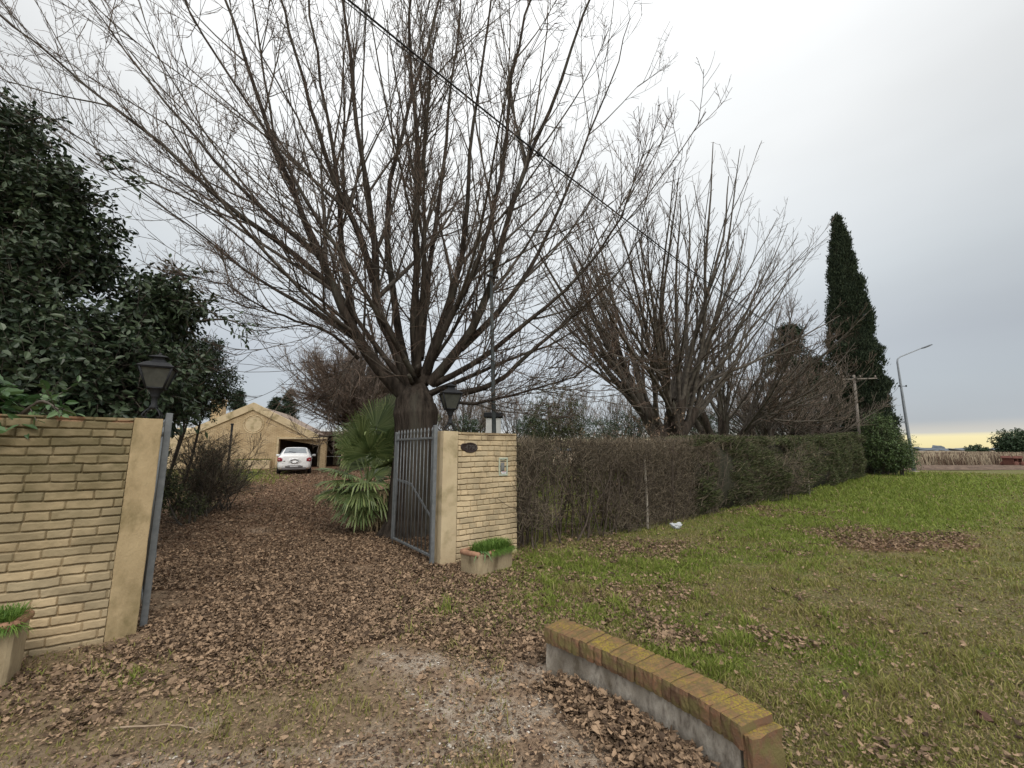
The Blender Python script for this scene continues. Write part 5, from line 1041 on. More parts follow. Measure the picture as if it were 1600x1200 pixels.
for i, (px, py, Y, rx, rz, lab) in enumerate(((868, 655, 20, 1.3, 1.5, 'brownish evergreen shrub behind the hedge near the wall end'), (830, 672, 24, .9, .8, 'low dark shrub right of the metal pole'), (985, 668, 24, 1.3, .8, 'low dark evergreen shrub left of the tall pollard'),
      (1100, 668, 26, 1.6, 1.3, 'dark evergreen shrub between the two pollard trunks'), (930, 672, 30, 1.4, .8, 'distant low dark shrub beyond the middle of the bare hedge'), (728, 672, 26, .7, .8, 'dark shrub seen just right of the right lantern foot'), (1155, 672, 30, 2.0, 1.3, 'dark evergreen shrub behind the first green hedge section'), (1215, 668, 34, 2.4, 1.4, 'dark evergreen shrub under the loose conifer'))):
    c = at(px, py, Y); leafy_tree('evergreen_shrub', lab, 'shrub', (c[0], Y), [(c[0], Y, c[2], rx, rx * .8, rz), (c[0] + rx * .2, Y, c[2] * .5, rx * 1.05, rx, c[2] * .5)], 900, 8, .35, .13, .05, MT['leaf_small'] if i else MT['hedge'], 200 + i, 4, .06, detailed=False, rlo=.4, group=GS)
# dead brown-leaved sucker growth round the tall pollard
c = at(1010, 672, 13.6); twig_shrub('sucker_growth', 'withered brown leaved growth at the left foot of the tall pollard', (c[0], 13.6), 26, 2.5, (0, 0), 37, .014, 8, 6, MT['dryleaf'], 1600, .4, lsz=.085)

# ------------------------------------------------------------------ house
def house():
    th = R(14); O = at(431, 731, 29.5); O[2] = .36; e = np.array([math.cos(th), math.sin(th), 0]); nin = np.array([-math.sin(th), math.cos(th), 0])
    t = thing('house', 'cream brick gabled house with a carport at the end of the leafy drive', 'house', O, th)
    def lx(px, py=700):   # column -> local x on the facade plane
        r = ray(px, py); k = np.dot(O - np.array([0, 0, H]), nin) / np.dot(r, nin); p = np.array([0, 0, H]) + r * k; return float(np.dot(p - O, e)), float(p[2] - O[2])
    xl, _ = lx(255); xe, ze = lx(286, 675); xp, zp = lx(397, 629); xr = 2 * xp - xe; x0 = 0.0; x1, z1 = lx(502, 687); x2, _ = lx(511, 687); zo = lx(440, 686)[1]
    bm_ = bpy.data.materials.new('cream_facade_brick'); bm_.use_nodes = True; nt = bm_.node_tree; N = nt.nodes.new; L = nt.links.new; b = nt.nodes['Principled BSDF']; b.inputs['Roughness'].default_value = .9; b.inputs['Specular IOR Level'].default_value = .1
    tc = N('ShaderNodeTexCoord'); mp = N('ShaderNodeMapping'); mp.inputs['Rotation'].default_value = (math.pi / 2, 0, 0); L(tc.outputs['Object'], mp.inputs[0]); br = N('ShaderNodeTexBrick'); L(mp.outputs[0], br.inputs['Vector'])
    br.inputs['Color1'].default_value = (.62, .48, .30, 1); br.inputs['Color2'].default_value = (.54, .41, .25, 1); br.inputs['Mortar'].default_value = (.40, .30, .18, 1); br.inputs['Scale'].default_value = 1; br.inputs['Brick Width'].default_value = .27; br.inputs['Row Height'].default_value = .085; br.inputs['Mortar Size'].default_value = .012
    ns = N('ShaderNodeTexNoise'); ns.inputs['Scale'].default_value = 1.4; ns.inputs['Detail'].default_value = 6; L(tc.outputs['Object'], ns.inputs['Vector']); mx = N('ShaderNodeMix'); mx.data_type = 'RGBA'; mx.blend_type = 'MULTIPLY'; mr = N('ShaderNodeMapRange'); mr.inputs[1].default_value = .4; mr.inputs[2].default_value = .75; L(ns.outputs[0], mr.inputs[0]); L(mr.outputs[0], mx.inputs[0]); L(br.outputs[0], mx.inputs[6]); mx.inputs[7].default_value = (.72, .68, .62, 1); L(mx.outputs[2], b.inputs['Base Color'])
    bp = N('ShaderNodeBump'); bp.inputs['Distance'].default_value = .02; L(br.outputs['Fac'], bp.inputs['Height']); bp.invert = True; L(bp.outputs[0], b.inputs['Normal'])
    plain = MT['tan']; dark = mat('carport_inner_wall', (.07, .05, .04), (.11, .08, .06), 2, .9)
    slope = (zp - ze) / (xp - xe)
    def zt(x): return zp - abs(x - xp) * slope
    band = .50
    # facade wall: left of opening, above opening
    mb = MB(); prism(mb, [(xe, -.4), (x0, -.4), (x0, zt(x0) - band), (xp, zp - band), (xe, ze - band)] if x0 > xp else [(xe, -.4), (x0, -.4), (x0, zt(x0) - band), (xe, ze - band)], 0, .25)
    prism(mb, [(x0, zo), (x2, zo), (x2, zt(x2) - band), (x0, zt(x0) - band)], .0, .25); mb.build('wall', bm_, t, smooth=False)
    mb = MB(); d_ = -.10
    prism(mb, [(xe - .25, zt(xe - .25) - band - .0), (xp, zp - band), (xp, zp), (xe - .25, zt(xe - .25))], d_, .30); prism(mb, [(xp, zp - band), (xr + .2, zt(xr + .2) - band), (xr + .2, zt(xr + .2)), (xp, zp)], d_, .301); mb.build('gable_band', plain, t, smooth=False)
    mb = MB(); rf = mat('roof_sheet', (.20, .15, .12), (.30, .23, .18), 3, .8)
    prism(mb, [(xe - .1, zt(xe - .1) - .22), (xp, zp - .22), (xp, zp - .12), (xe - .1, zt(xe - .1) - .12)], .30, 9); prism(mb, [(xp, zp - .22), (xr, zt(xr) - .22), (xr, zt(xr) - .12), (xp, zp - .12)], .30, 9); mb.build('roof', rf, t, smooth=False)
    # round moulding
    xc, zc = lx(396.5, 663); rr = .62; a = np.linspace(0, 2 * math.pi, 49)
    mb = MB()
    for r_, tk in ((rr, .035), (rr - .11, .022)): P = np.stack([xc + r_ * np.cos(a), np.full(49, -.005), zc + r_ * np.sin(a)], -1); tubes(mb, P[None], np.full((1, 49), tk), 8)
    mb.build('round_moulding', plain, t); mb = MB(); n = 40; aa = np.arange(n) * 2 * math.pi / n; prism(mb, np.stack([xc + (rr - .1) * np.cos(aa), zc + (rr - .1) * np.sin(aa)], -1), -.012, .05); mb.build('round_panel', plain, t, smooth=False)
    # opening surround and pillar
    mb = MB(); box(mb, (x0 + .04, -.03, (zo - .4) / 2), (.13, .36, zo + .4), bev=.01); box(mb, ((x0 + x2) / 2, -.035, zo + .06), (x2 - x0 + .06, .37, .13), bev=.01); mb.build('opening_surround', plain, t, smooth=False)
    mb = MB(); box(mb, ((x1 + x2) / 2, .12, (zo - .4) / 2), (x2 - x1, .42, zo + .4 - .004), bev=.02); mb.build('pillar', bm_, t, smooth=False)
    # carport interior
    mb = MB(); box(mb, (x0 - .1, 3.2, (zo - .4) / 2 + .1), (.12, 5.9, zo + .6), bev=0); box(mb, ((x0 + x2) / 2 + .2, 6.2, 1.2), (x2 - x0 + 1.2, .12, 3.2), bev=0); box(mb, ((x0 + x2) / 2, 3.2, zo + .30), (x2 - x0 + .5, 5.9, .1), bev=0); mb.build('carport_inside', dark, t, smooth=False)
    for k in range(3):
        mb = MB(); xx = (x1 + x2) / 2 - .95 - .10 * k if k < 2 else (x1 + x2) / 2 - .2; yy = (2.2, 4.2, 5.9)[k]; xx = (lx(483, 700)[0] + .30, lx(491, 700)[0] + 1.0, x2 - .3)[k]
        box(mb, (xx, yy, (zo - .4) / 2), (.20, .20, zo + .4), bev=.01); mb.build('porch_column', plain, t, smooth=False)
    # porch to the right
    xq = x2 + 7.5
    mb = MB(); box(mb, ((x2 + xq) / 2, 1.9, zo + .12), (xq - x2, .25, .34), bev=.01); mb.build('porch_beam', plain, t, smooth=False)
    mb = MB(); V = np.array([[x2 + .3, 1.6, zo + .28], [xq, 1.6, zo + .28], [xq, 7, zo + .95], [x2 + .3, 7, zo + .95]]); V2 = V + [0, 0, .12]; mb.add(np.concatenate([V, V2]), np.array([[3, 2, 1, 0], [4, 5, 6, 7], [0, 1, 5, 4], [1, 2, 6, 5], [2, 3, 7, 6], [3, 0, 4, 7]])); mb.build('porch_roof', rf, t, smooth=False)
    for k in range(4):
        mb = MB(); box(mb, (x2 + .85 + 1.25 * k, 1.9, (zo - .4) / 2 - .02), (.20, .20, zo + .36), bev=.01); mb.build('porch_column', plain, t, smooth=False)
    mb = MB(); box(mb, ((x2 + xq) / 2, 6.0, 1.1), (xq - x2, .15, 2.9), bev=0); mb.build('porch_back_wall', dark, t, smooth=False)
    mb = MB(); box(mb, (xe - 1.6, 1.6, .95), (3.0, .25, 2.3), bev=.01); box(mb, (xe - 1.6, 4.0, 2.3), (3.2, 5, .14), Rm=rotx(R(14)), bev=.01); mb.build('side_wing', plain, t, smooth=False)
    xa, za = lx(372, 719); xb, zb = lx(426, 719); mb = MB(); box(mb, ((xa + xb) / 2, -.30, za / 2 - .2), (xb - xa, .55, za + .4), bev=.02); mb.build('flower_bed_wall', plain, t, smooth=False)
    mb = MB(); rg = np.random.default_rng(3); n = 900; blades(mb, np.stack([rg.uniform(xa, xb, n), rg.uniform(-.5, -.1, n), np.full(n, za - .01)], -1), n, .16, .1, .01, rg, .4); mb.build('bed_grass', MT['grass_mid'], t, smooth=False)
    xc_, zc_ = lx(353, 632); xc_ -= 1.9; mb = MB(); box(mb, (xc_ + .2, 3.4, zc_ - .9), (.75, .75, 3.0), bev=.01); box(mb, (xc_ + .2, 3.4, zc_ + .62), (.9, .9, .12), bev=.01); mb.build('chimney', mat('chimney_tan', (.42, .30, .16), (.52, .40, .24), 4, .9), t, smooth=False)
    return t, O, e, nin, x0, x2, zo
hs, HO, He, Hn, hx0, hx2, hzo = house()
# pale garden table in the porch
p = HO + He * (hx2 + .05) + Hn * 3.2; t = thing('garden_table', 'pale garden table in the shade of the porch behind the carport pillar', 'table', (p[0], p[1], .36), R(14))
mb = MB(); box(mb, (0, 0, .74), (1.5, .8, .04), bev=.01); mb.build('tabletop', MT['white'], t)
for sx in (-1, 1):
    for sy in (-1, 1): mb = MB(); box(mb, (sx * .68, sy * .34, .36), (.05, .05, .72), bev=.005); mb.build('leg', MT['white'], t)

# ------------------------------------------------------------------ white sedan
def car():
    r = ray(458.5, 740); z0 = float(gz(-12.3, 23.9)); p = gp(458.5, 740.5, z0 + .01); ang = math.atan2(.905, -.425) - math.pi / 2
    t = thing('parked_car', 'white compact sedan parked rear toward the viewer at the carport opening', 'car', (p[0], p[1], z0), ang); t.scale = (.92, .92, .92)
    # stations along y (rear=0), profile half widths at z levels
    white = mat('white_car_paint', (.80, .80, .80), rough=.35, spec=.4); glass = mat('car_glass', (.10, .12, .14), (.20, .23, .25), 3, .08, spec=.9); blk = MT['wire']
    st = [  # y, bottom z, belt z, top z, half width low, half width belt, half width top
        (-.035, .62, .72, .80, .20, .22, .15), (-.03, .45, .84, .97, .62, .66, .50), (0.00, .34, .88, 1.02, .745, .77, .60), (0.06, .27, .90, 1.045, .80, .82, .65), (0.20, .22, .91, 1.065, .84, .85, .67), (0.45, .22, .92, 1.08, .855, .865, .69), (0.62, .22, .93, 1.10, .86, .87, .70),
        (0.85, .2, .93, 1.24, .865, .872, .64), (1.15, .2, .93, 1.40, .865, .872, .58), (1.45, .2, .93, 1.465, .865, .872, .555), (2.1, .2, .92, 1.49, .865, .872, .56), (2.6, .2, .91, 1.44, .865, .872, .57), (3.0, .2, .90, 1.22, .865, .868, .62), (3.3, .2, .88, .99, .86, .86, .70), (3.8, .22, .80, .90, .84, .83, .66), (4.15, .25, .70, .78, .76, .74, .55), (4.25, .32, .60, .66, .6, .6, .45)]
    rings = []
    for y, zb, zl, zt_, wl, wb, wt in st:
        half = [(0, zb), (wl * .85, zb), (wl * .98, zb + .07), (wl * 1.0, zb + (zl - zb) * .45), (wb * 1.0, zb + (zl - zb) * .72), (wb * .985, zl - .03), (wb * .955, zl + .015), (wt + (wb * .955 - wt) * .45, zl + (zt_ - zl) * .55), (wt + (wb * .955 - wt) * .10, zt_ - .035), (wt * .90, zt_ - .008), (wt * .5, zt_ + .005), (0, zt_ + .01)]
        ring = half + [(-a, b_) for a, b_ in half[-2:0:-1]]; rings.append([(a, y + (.05 * (abs(a) / .87) ** 3 if y < .3 else 0), b_) for a, b_ in ring])
    V = np.array(rings); n, k, _ = V.shape; i = np.arange(n - 1)[:, None] * k; j = np.arange(k)[None]; mb = MB(); mb.add(V.reshape(-1, 3), [np.stack([i + j, i + (j + 1) % k, i + k + (j + 1) % k, i + k + j], -1).reshape(-1, 4), np.array([np.arange(k)]), np.array([np.arange(k)[::-1] + (n - 1) * k])])
    body = mb.build('body', white, t)
    sub = body.modifiers.new('sub', 'SUBSURF'); sub.levels = 1; sub.render_levels = 1
    # rear window proud of the slope
    mb = MB(); A = np.array([(-.60, .665, 1.135), (.60, .665, 1.135), (.50, 1.17, 1.415), (-.50, 1.17, 1.415)]); nn = np.array([0, -.5, .87]) * .022; B = A + nn; B2 = A - nn * .5; mb.add(np.concatenate([B, B2]), np.array([[0, 1, 2, 3], [4, 7, 6, 5], [0, 4, 5, 1], [1, 5, 6, 2], [2, 6, 7, 3], [3, 7, 4, 0]])); mb.build('rear_window', glass, t, smooth=False)
    for sx in (-1, 1):
        mb = MB(); A = np.array([(.815, 1.0, .985), (.815, 2.9, .975), (.665, 2.45, 1.34), (.645, 1.45, 1.36)]) * [sx, 1, 1]; B = A + [sx * .03, 0, .01]; mb.add(np.concatenate([A, B]), np.array([[0, 1, 2, 3], [7, 6, 5, 4], [0, 4, 5, 1], [1, 5, 6, 2], [2, 6, 7, 3], [3, 7, 4, 0]])); mb.build('side_window', glass, t, smooth=False)
        # tail light wrapping the corner
        mb = MB(); box(mb, (sx * .745, .035, .80), (.19, .10, .22), Rm=rotz(sx * R(22)), bev=.04, seg=3); box(mb, (sx * .63, -.0, .785), (.07, .08, .17), bev=.03, seg=2); tl = mb.build('tail_light', mat('tail_light_red', (.22, .018, .03), (.32, .03, .04), 8, .2, spec=.7), t)
        mb = MB(); box(mb, (sx * .75, -.022, .78), (.06, .05, .05), Rm=rotz(sx * R(22)), bev=.012, seg=2); mb.build('reversing_lens', mat('lens_pale', (.55, .42, .42), rough=.2), tl)
        mb = MB(); box(mb, (sx * .98, 2.62, 1.0), (.20, .10, .13), bev=.04, seg=3); box(mb, (sx * .88, 2.64, .95), (.08, .05, .04), bev=.01); mb.build('wing_mirror', white, t)
        mb = MB(); bar(mb, (sx * .885, 1.55, .84), (sx * .885, 1.75, .84), .014); mb.build('door_handle', white, t)
        for yy in (.78, 3.4):
            mb = MB(); lathe(mb, [(.16, -.09), (.26, -.095), (.295, -.07), (.30, 0), (.295, .07), (.26, .095), (.16, .09)], (0, 0, 0), 24); mb.xf(roty(math.pi / 2)); mb.xf(None, (sx * .775, yy, .30)); wh = mb.build('wheel', mat('tyre_rubber', (.015, .015, .016), rough=.85), t)
            mb = MB(); lathe(mb, [(.17, -.02), (.16, .06), (.05, .075), (.02, .08)], (0, 0, 0), 18); mb.xf(roty(sx * math.pi / 2)); mb.xf(None, (sx * .80, yy, .30)); mb.build('rim', mat('alloy', (.45, .46, .47), rough=.35, metal=.8), wh)
    mb = MB(); box(mb, (0, -.026, .41), (.86, .06, .10), bev=.03, seg=2); box(mb, (0, .03, .30), (1.2, .12, .14), bev=.03); box(mb, (0, -.030, .47), (.66, .05, .03), bev=.01); mb.build('bumper_inset', mat('grey_bumper', (.15, .14, .14), rough=.6), t)
    mb = MB(); box(mb, (0, -.062, .415), (.40, .012, .085), bev=.004); mb.build('number_plate', mat('plate', (.42, .41, .42), rough=.4), t)
    mb = MB(); box(mb, (0, -.035, .80), (.12, .04, .035), bev=.012); mb.build('badge', MT['wire'], t)
    mb = MB(); box(mb, (-.50, -.03, .715), (.10, .03, .035), bev=.008); mb.build('model_badge', mat('badge_grey', (.2, .2, .2)), t)
    mb = MB(); box(mb, (0, .0, .60), (1.20, .04, .006), bev=0); mb.build('boot_seam', mat('seam', (.08, .08, .08)), t)
    mb = MB(); bar(mb, (.02, .655, 1.17), (-.34, .80, 1.245), .010); mb.build('wiper', MT['wire'], t)
    mb = MB(); box(mb, (0, 2.2, .22), (1.4, 3.9, .08), bev=.02); mb.build('underbody', MT['wire'], t)
car()

# ------------------------------------------------------------------ poles, lamp, wires
def utility_pole():
    Y = 27.6; b = at(1346, 720, Y); top = at(1334, 586, Y); base = np.array([b[0], Y, 0]); t = thing('utility_pole', 'weathered wooden utility pole with a crossarm in front of the cypress', 'pole', base)
    mb = MB(); P = np.array([[0, 0, -.1], [-.02, 0, 2.5], [.0, 0, top[2]]]); P[:, 0] += np.linspace(0, top[0] - base[0], 3); tubes(mb, P[None], np.array([[.095, .085, .075]]), 12, 0, True); mb.build('shaft', MT['wood_pole'], t)
    mb = MB(); z = top[2] - .28; x = top[0] - base[0]; box(mb, (x + .25, -.13, z), (2.3, .07, .08), Rm=roty(-R(2)), bev=.01); mb.build('crossarm', MT['wood_pole'], t, smooth=False)
    for dx in (-.8, .3, 1.3):
        mb = MB(); lathe(mb, [(.01, 0), (.01, .06), (.045, .065), (.05, .10), (.03, .13), (.04, .16), (.015, .19)], (x + dx, -.13, z + .05), 10); mb.build('insulator', mat('insulator', (.25, .2, .17), rough=.3), t)
    mb = MB(); box(mb, (x, -.16, z + .02), (.10, .10, .12), bev=.02); mb.build('cable_clamp', MT['black'], t)
    return np.array([top[0] - .1, Y - .2, z])
PT_ = utility_pole()
def cable():
    pts = [(330, -160), (430, -85), (545, 0), (640, 78), (735, 155), (835, 235), (960, 330), (1100, 438), (1240, 531)]; xs = [p[0] for p in pts]
    P = [];
    for px, py in pts:
        inv = np.interp(px, [330, 1332], [1 / 3.9, 1 / 27.6]); P.append(at(px, py, 1 / inv))
    P.append(PT_); P = np.array(P); Q = spline(P, 60)
    t = thing('overhead_cable', 'thick black overhead cable sweeping down from the top to the wooden pole', 'cable', (0, 0, 0))
    s = np.linspace(0, 90, 60); mb = MB(); o1 = np.stack([0 * s, .010 * np.cos(s), .010 * np.sin(s)], -1); tubes(mb, Q[None], np.full((1, 60), .015), 6); mb.build('main_strand', MT['wire'], t)
    mb = MB(); Q2 = Q - np.stack([0 * s, .0 * s, .030 + .045 * np.sin(np.linspace(0, math.pi, 60))], -1); tubes(mb, Q2[None], np.full((1, 60), .008), 5); mb.build('second_strand', MT['wire'], t)
    for px, py in ((830, 231), (842, 241)):
        inv = np.interp(px, [330, 1332], [1 / 3.9, 1 / 27.6]); c = at(px, py, 1 / inv); mb = MB(); lathe(mb, [(.01, -.05), (.035, -.03), (.04, .02), (.012, .05)], c, 8); mb.build('clamp', MT['wire'], t)
cable()
def lamp():
    b = gp(1428, 738); base = np.array([b[0], b[1], 0]); Y = b[1]; t = thing('street_lamp', 'tall grey street lamp with a bent arm at the far edge of the lawn', 'street lamp', base)
    e = at(1402, 566, Y) - base; h = at(1448, 541, Y) - base
    mb = MB(); P = [np.array([0, 0, -.1]), np.array([0, 0, 2.5]), np.array([e[0] * .5, 0, 5]), np.array([e[0], 0, e[2]]), np.array([e[0] + .06, 0, e[2] + .25]), np.array([e[0] + .28, 0, e[2] + .42]), np.array([h[0] - .35, 0, h[2] - .12])]
    tubes(mb, np.array([P]), np.array([[.115, .105, .09, .06, .05, .045, .04]]), 12, 0, True); mb.build('pole', mat('lamp_pole_grey', (.22, .24, .27), (.30, .32, .35), 6, .5, metal=.2), t)
    mb = MB(); box(mb, (h[0] - .05, 0, h[2] - .03), (.85, .26, .075), Rm=roty(-R(20)), bev=.03, seg=2); hd = mb.build('lamp_head', mat('lamp_head_grey', (.10, .11, .13), rough=.5), t)
    mb = MB(); box(mb, (h[0] - .0, 0, h[2] - .075), (.5, .18, .012), Rm=roty(-R(20)), bev=.003); mb.build('lens', mat('led_lens', (.4, .4, .38), rough=.3), hd)
    z = at(1410, 603, Y)[2]; xx = at(1410, 603, Y)[0] - base[0]; mb = MB(); bar(mb, (xx - .28, 0, z), (xx + .32, 0, z - .03), .022); mb.build('bracket', MT['black'], t)
    for dx in (-.25, .28): mb = MB(); lathe(mb, [(.03, -.07), (.05, -.02), (.05, .03), (.02, .07)], (xx + dx, 0, z), 8); mb.build('insulator', MT['black'], t)
    mb = MB(); lathe(mb, [(.32, -.1), (.32, .06), (.28, .09), (.12, .10)], (0, 0, 0), 12); mb.build('base', MT['concrete'], t, smooth=False)
    t2 = thing('lamp_wire', 'thin wire sagging from the street lamp bracket toward the cypress', 'cable', base); q = [np.array([xx - .25, 0, z])] + [at(px, py, Y - .8) - base for px, py in ((1398, 612), (1388, 619), (1376, 618))] + [at(1338, 592, 27.2) - base]; mb = MB(); tubes(mb, spline(q, 20)[None], np.full((1, 20), .012), 4); mb.build('strand', MT['wire'], t2)
lamp()
def mast():
    b = at(776, 690, 7.9); base = np.array([b[0], 7.9, 0]); tp = at(767, 407, 7.9) - base; t = thing('metal_mast', 'thin dark metal mast with small brackets rising behind the right gate wall', 'pole', base)
    mb = MB(); tubes(mb, np.array([[[0, 0, -.1], [tp[0] * .5, 0, tp[2] * .5], [tp[0], 0, tp[2]]]]), np.array([[.048, .040, .030]]), 10, 0, True); mb.build('shaft', MT['bark2'] if False else mat('mast_paint', (.045, .055, .055), (.08, .09, .09), 8, .6), t)
    z = at(768, 433, 7.9)[2]; mb = MB(); box(mb, (tp[0] * .95 + .03, -.02, z), (.24, .05, .045), Rm=roty(R(14)), bev=.008); mb.build('bracket', MT['black'], t); mb = MB(); lathe(mb, [(.03, -.05), (.055, -.03), (.055, .03), (.02, .06)], (tp[0] + .01, 0, tp[2] - .02), 8); mb.build('insulator', MT['black'], t)
mast()
# pale cabinet glimpsed behind the wall
b = at(771, 661, 18.0); t = thing('garden_cabinet', 'small white cabinet with a dark roof glimpsed above the right gate wall', 'cabinet', (b[0], 18.0, 0))
mb = MB(); box(mb, (0, 0, b[2] / 2 + .1), (.62, .4, b[2] + .2), bev=.01); mb.build('housing', mat('cabinet_white', (.55, .55, .54), (.65, .65, .64), 5, .6), t, smooth=False); mb = MB(); box(mb, (0, 0, b[2] + .33), (.8, .55, .22), bev=.03); mb.build('roof', MT['black'], t, smooth=False)

# ------------------------------------------------------------------ small things on the ground
b = gp(1056, 826); rg = np.random.default_rng(4); t = thing('plastic_bag', 'crumpled white plastic bag lying in the grass by the bare hedge', 'bag', (b[0], b[1], 0))
bm = bmesh.new(); bmesh.ops.create_icosphere(bm, subdivisions=4, radius=1); V = np.array([v.co[:] for v in bm.verts]); Fc = np.array([[v.index for v in f.verts] for f in bm.faces]); bm.free()
k = 1 + .55 * (fbm(V[:, 0] * 2.2 + 9, V[:, 1] * 2.2 + V[:, 2] * 1.7, 4, 4) - .5) * 2; V = V * k[:, None] * [.125, .07, .055]; V[:, 2] += .05 + .045 * np.abs(V[:, 0] / .125) ** 1.5; mb = MB().add(V, Fc); mb.build('bag_film', mat('bag_white', (.62, .65, .68), (.78, .79, .80), 20, .4, .4, 14, .02, trans=.3), t, smooth=False)
def stick(lab, pts, r, seed):
    rg = np.random.default_rng(seed); P = np.array([gp(*q) for q in pts]); b = P[0].copy(); P[:, 2] = gz(P[:, 0], P[:, 1]) + .012; Q = spline(P, 14) + rg.normal(0, .003, (14, 3)); t = thing('fallen_twig', lab, 'twig', (b[0], b[1], 0), 0, 'dead twigs on the ground')
    mb = MB(); tubes(mb, (Q - [b[0], b[1], 0])[None], np.linspace(r, r * .5, 14)[None], 6, 0, True); mb.build('stem', mat('dead_twig', (.26, .19, .13), (.36, .28, .2), 20, .9), t)
    return t
stick('long curved dead twig on the dirt at lower left', [(175, 1142), (230, 1137), (280, 1136), (315, 1147)], .006, 1)
stick('thin dead twig on the concrete apron near the bottom edge', [(540, 1195), (570, 1190), (590, 1180)], .004, 2)
stick('thin short twig in the middle of the worn apron', [(587, 1160), (586, 1180)], .003, 3)
stick('short dead stick lying beside the leaf pile on the apron', [(715, 1140), (745, 1146), (770, 1143)], .003, 4)
# scattered larger leaves worth naming on the lawn
def big_leaf(lab, px, py, s, seed, m):
    rg = np.random.default_rng(seed); b = gp(px, py); V, Fq = leaf_geo(np.zeros(1), np.zeros(1), np.array([.03]), np.array([s]), .2, rg); t = MB().add(V, Fq).build('fallen_leaf', m, smooth=False); t.location = (b[0], b[1], float(gz(b[0], b[1]))); tag(t, lab, 'leaf', 'single large fallen leaves on the lawn')
big_leaf('large tan dead leaf lying alone on the lawn above the headwall', 1254, 952, .10, 1, mat('leaf_tan', (.42, .27, .16), rough=.7))
big_leaf('large dark brown leaf alone on the lawn near the lower right corner', 1542, 1130, .10, 2, mat('leaf_umber', (.09, .045, .03), rough=.7))
big_leaf('large brown leaf on the drive apron beside the kerb wall', 1030, 1152, .10, 3, mat('leaf_russet', (.30, .15, .09), rough=.7))
big_leaf('large pale brown leaf between grass patches in front of the planter', 850, 953, .10, 4, mat('leaf_buff', (.36, .22, .13), rough=.7))
big_leaf('dark brown leaf on the lawn at the right, below the leaf drift', 1363, 910, .10, 5, mat('leaf_dark', (.07, .045, .03), rough=.7))

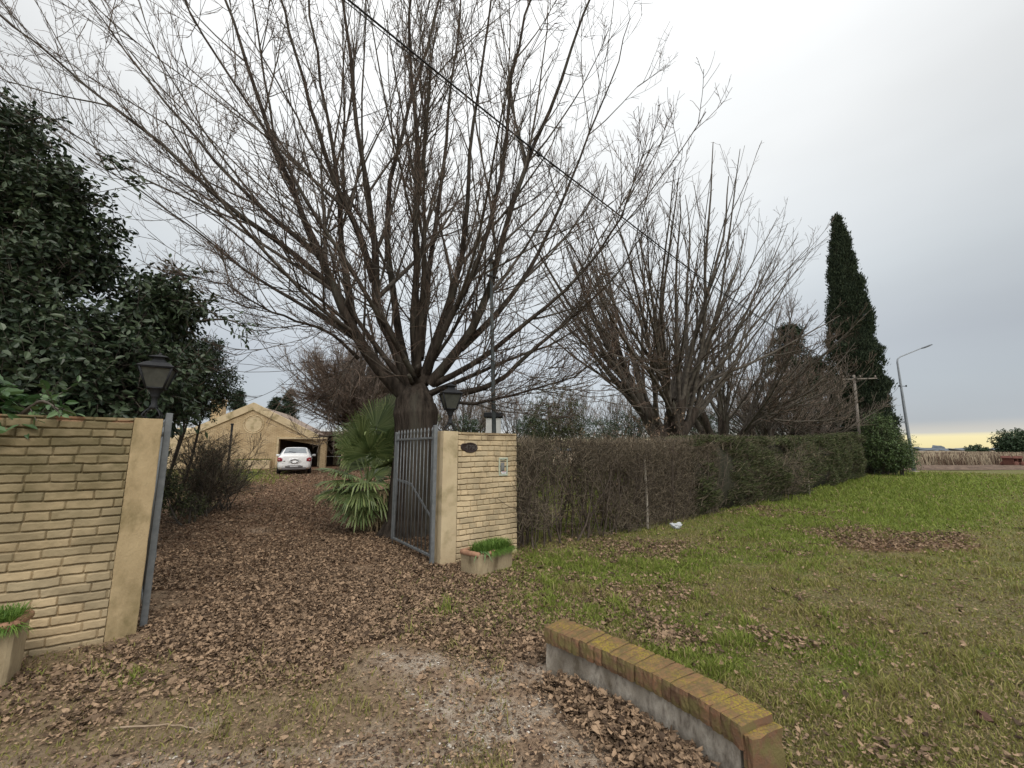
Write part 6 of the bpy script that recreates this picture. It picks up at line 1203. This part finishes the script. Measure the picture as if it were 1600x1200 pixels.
# ------------------------------------------------------------------ far field
def field():
    rg = np.random.default_rng(55); n = 46000
    # soil bank of the track
    mb = MB(); k = 420; x = np.linspace(14, 160, k); rows = []
    for yo, z in ((0, .0), (1.0, .05), (2.2, .22), (3.4, .10), (5.0, .16), (7.0, .12), (9.5, .0)):
        rows.append(np.stack([x, 34.5 + yo + .10 * (x - 14) * .1 + .5 * (fbm(x * .35, x * 0 + yo, 5, 3) - .5), z * (.5 + 1.1 * fbm(x * 1.3, x * 0 + yo * 3, 8, 4)) + .01], -1))
    V = np.stack(rows, 0).reshape(-1, 3); i = np.arange(6)[:, None] * k + np.arange(k - 1)[None]; mb.add(V, np.stack([i, i + 1, i + k + 1, i + k], -1).reshape(-1, 4)); tag(mb.build('dirt_track', MT['track']), 'strip of turned brown soil between the lawn and the crop field', None, None, 'structure')
    y = 43 * (160 / 43) ** rg.uniform(0, 1, n) ** 1.15; px = rg.uniform(1370, 1720, n); x = (px - 800) / F * y
    h = rg.uniform(.7, 1.25, n) * (1 - .12 * sm(y, 60, 160)); wd = .0045 * y * rg.uniform(.3, 1.0, n) * .45; a = rg.normal(0, .16, n); z = np.zeros(n)
    V = np.stack([np.stack([x - wd, y, z], -1), np.stack([x + wd, y, z], -1), np.stack([x + wd * .8 + a * h, y + .1, h], -1), np.stack([x - wd * .8 + a * h, y + .1, h], -1)], 1); q = np.arange(n)[:, None] * 4
    tag(MB().add(V.reshape(-1, 3), q + np.arange(4)).build('crop_stalks', MT['stalk'], smooth=False), 'standing dry tan crop across the far field', 'crop', None, 'stuff')
    n = 2600; y = rg.uniform(42.5, 47, n); cl = rg.uniform(1400, 1700, 70); px = cl[rg.integers(0, 70, n)] + rg.normal(0, 5, n); x = (px - 800) / F * y; h = rg.uniform(.5, 1.5, n); d = rg.normal(0, .22, (n, 2)); P = np.stack([np.stack([x, y, 0 * x], -1), np.stack([x + d[:, 0] * .4, y + d[:, 1] * .3, h * .5], -1), np.stack([x + d[:, 0], y + d[:, 1], h], -1)], 1)
    mb = MB(); tubes(mb, P, np.tile([.02, .016, .009], (n, 1)), 3); tag(mb.build('dry_weeds', MT['stalk_dark'], smooth=False), 'dark dry weeds in a ragged line along the field edge', 'weeds', None, 'stuff')
    mb = MB(); bm = bmesh.new(); bmesh.ops.create_icosphere(bm, subdivisions=2, radius=1); V0 = np.array([v.co[:] for v in bm.verts]); F0 = np.array([[v.index for v in f.verts] for f in bm.faces]); bm.free()
    for k in range(300):
        Y = rg.uniform(700, 1000); px = rg.uniform(-200, 1900); hh = rg.uniform(1.6, 4.2) + (5 if rg.uniform() < .10 else 0); mb.add(V0 * [rg.uniform(8, 34), 8, hh] * (1 + .25 * rg.normal(0, 1, (len(V0), 1))) + [(px - 800) / F * Y, Y, hh * .3], F0)
    tag(mb.build('treeline', mat('far_treeline', (.10, .12, .15), (.14, .16, .18), .05, .95), smooth=False), 'thin blue grey treeline along the horizon', 'treeline', None, 'stuff')  # blue grey tint stands in for distance haze
field()
c = at(1598, 693, 75); leafy_tree('round_tree', 'dark round tree standing in the far field at the right edge', 'tree', (c[0], 75), [(c[0], 75, 2.6, 3.6, 3.0, 2.2), (c[0] - 1.6, 75, 2.0, 2.0, 2, 1.3)], 1500, 7, .6, .45, .22, MT['leaf_small'], 301, 3, .2, detailed=False, rlo=.3)
c = at(1527, 702, 140); leafy_tree('round_tree', 'tiny dark bush on the horizon left of the round tree', 'tree', (c[0], 140), [(c[0], 140, 1.3, 3.0, 2, 1.6)], 300, 7, .6, .6, .3, MT['leaf_small'], 302, 2, .15, detailed=False, rlo=.3)
def cart():
    b = at(1584, 733, 40.5); t = thing('farm_cart', 'low rusty red metal farm cart at the field edge on the right', 'cart', (b[0], 40.5, 0), R(12)); rust = mat('rusty_red_steel', (.11, .045, .035), (.21, .09, .07), 5, .8); dk = mat('rust_dark', (.10, .04, .03), (.16, .07, .05), 6, .9)
    mb = MB(); box(mb, (0, 0, .85), (1.35, .9, .10), bev=.02); box(mb, (0, -.42, .95), (1.3, .05, .18), bev=.01); box(mb, (0, .42, .95), (1.3, .05, .18), bev=.01); mb.build('bed', rust, t, smooth=False)
    mb = MB()
    for sx in (-.55, 0, .55): box(mb, (sx, 0, .5), (.06, .8, .6), bev=.01)
    box(mb, (0, -.4, .4), (1.4, .05, .08), bev=.01); mb.build('frame', dk, t, smooth=False)
    for sx in (-1, 1):
        for sy in (-1, 1):
            mb = MB(); lathe(mb, [(.08, -.06), (.26, -.06), (.28, 0), (.26, .06), (.08, .06)], (0, 0, 0), 16); mb.xf(rotx(math.pi / 2)); mb.xf(None, (sx * .42, sy * .48, .27)); mb.build('wheel', dk, t)
cart()
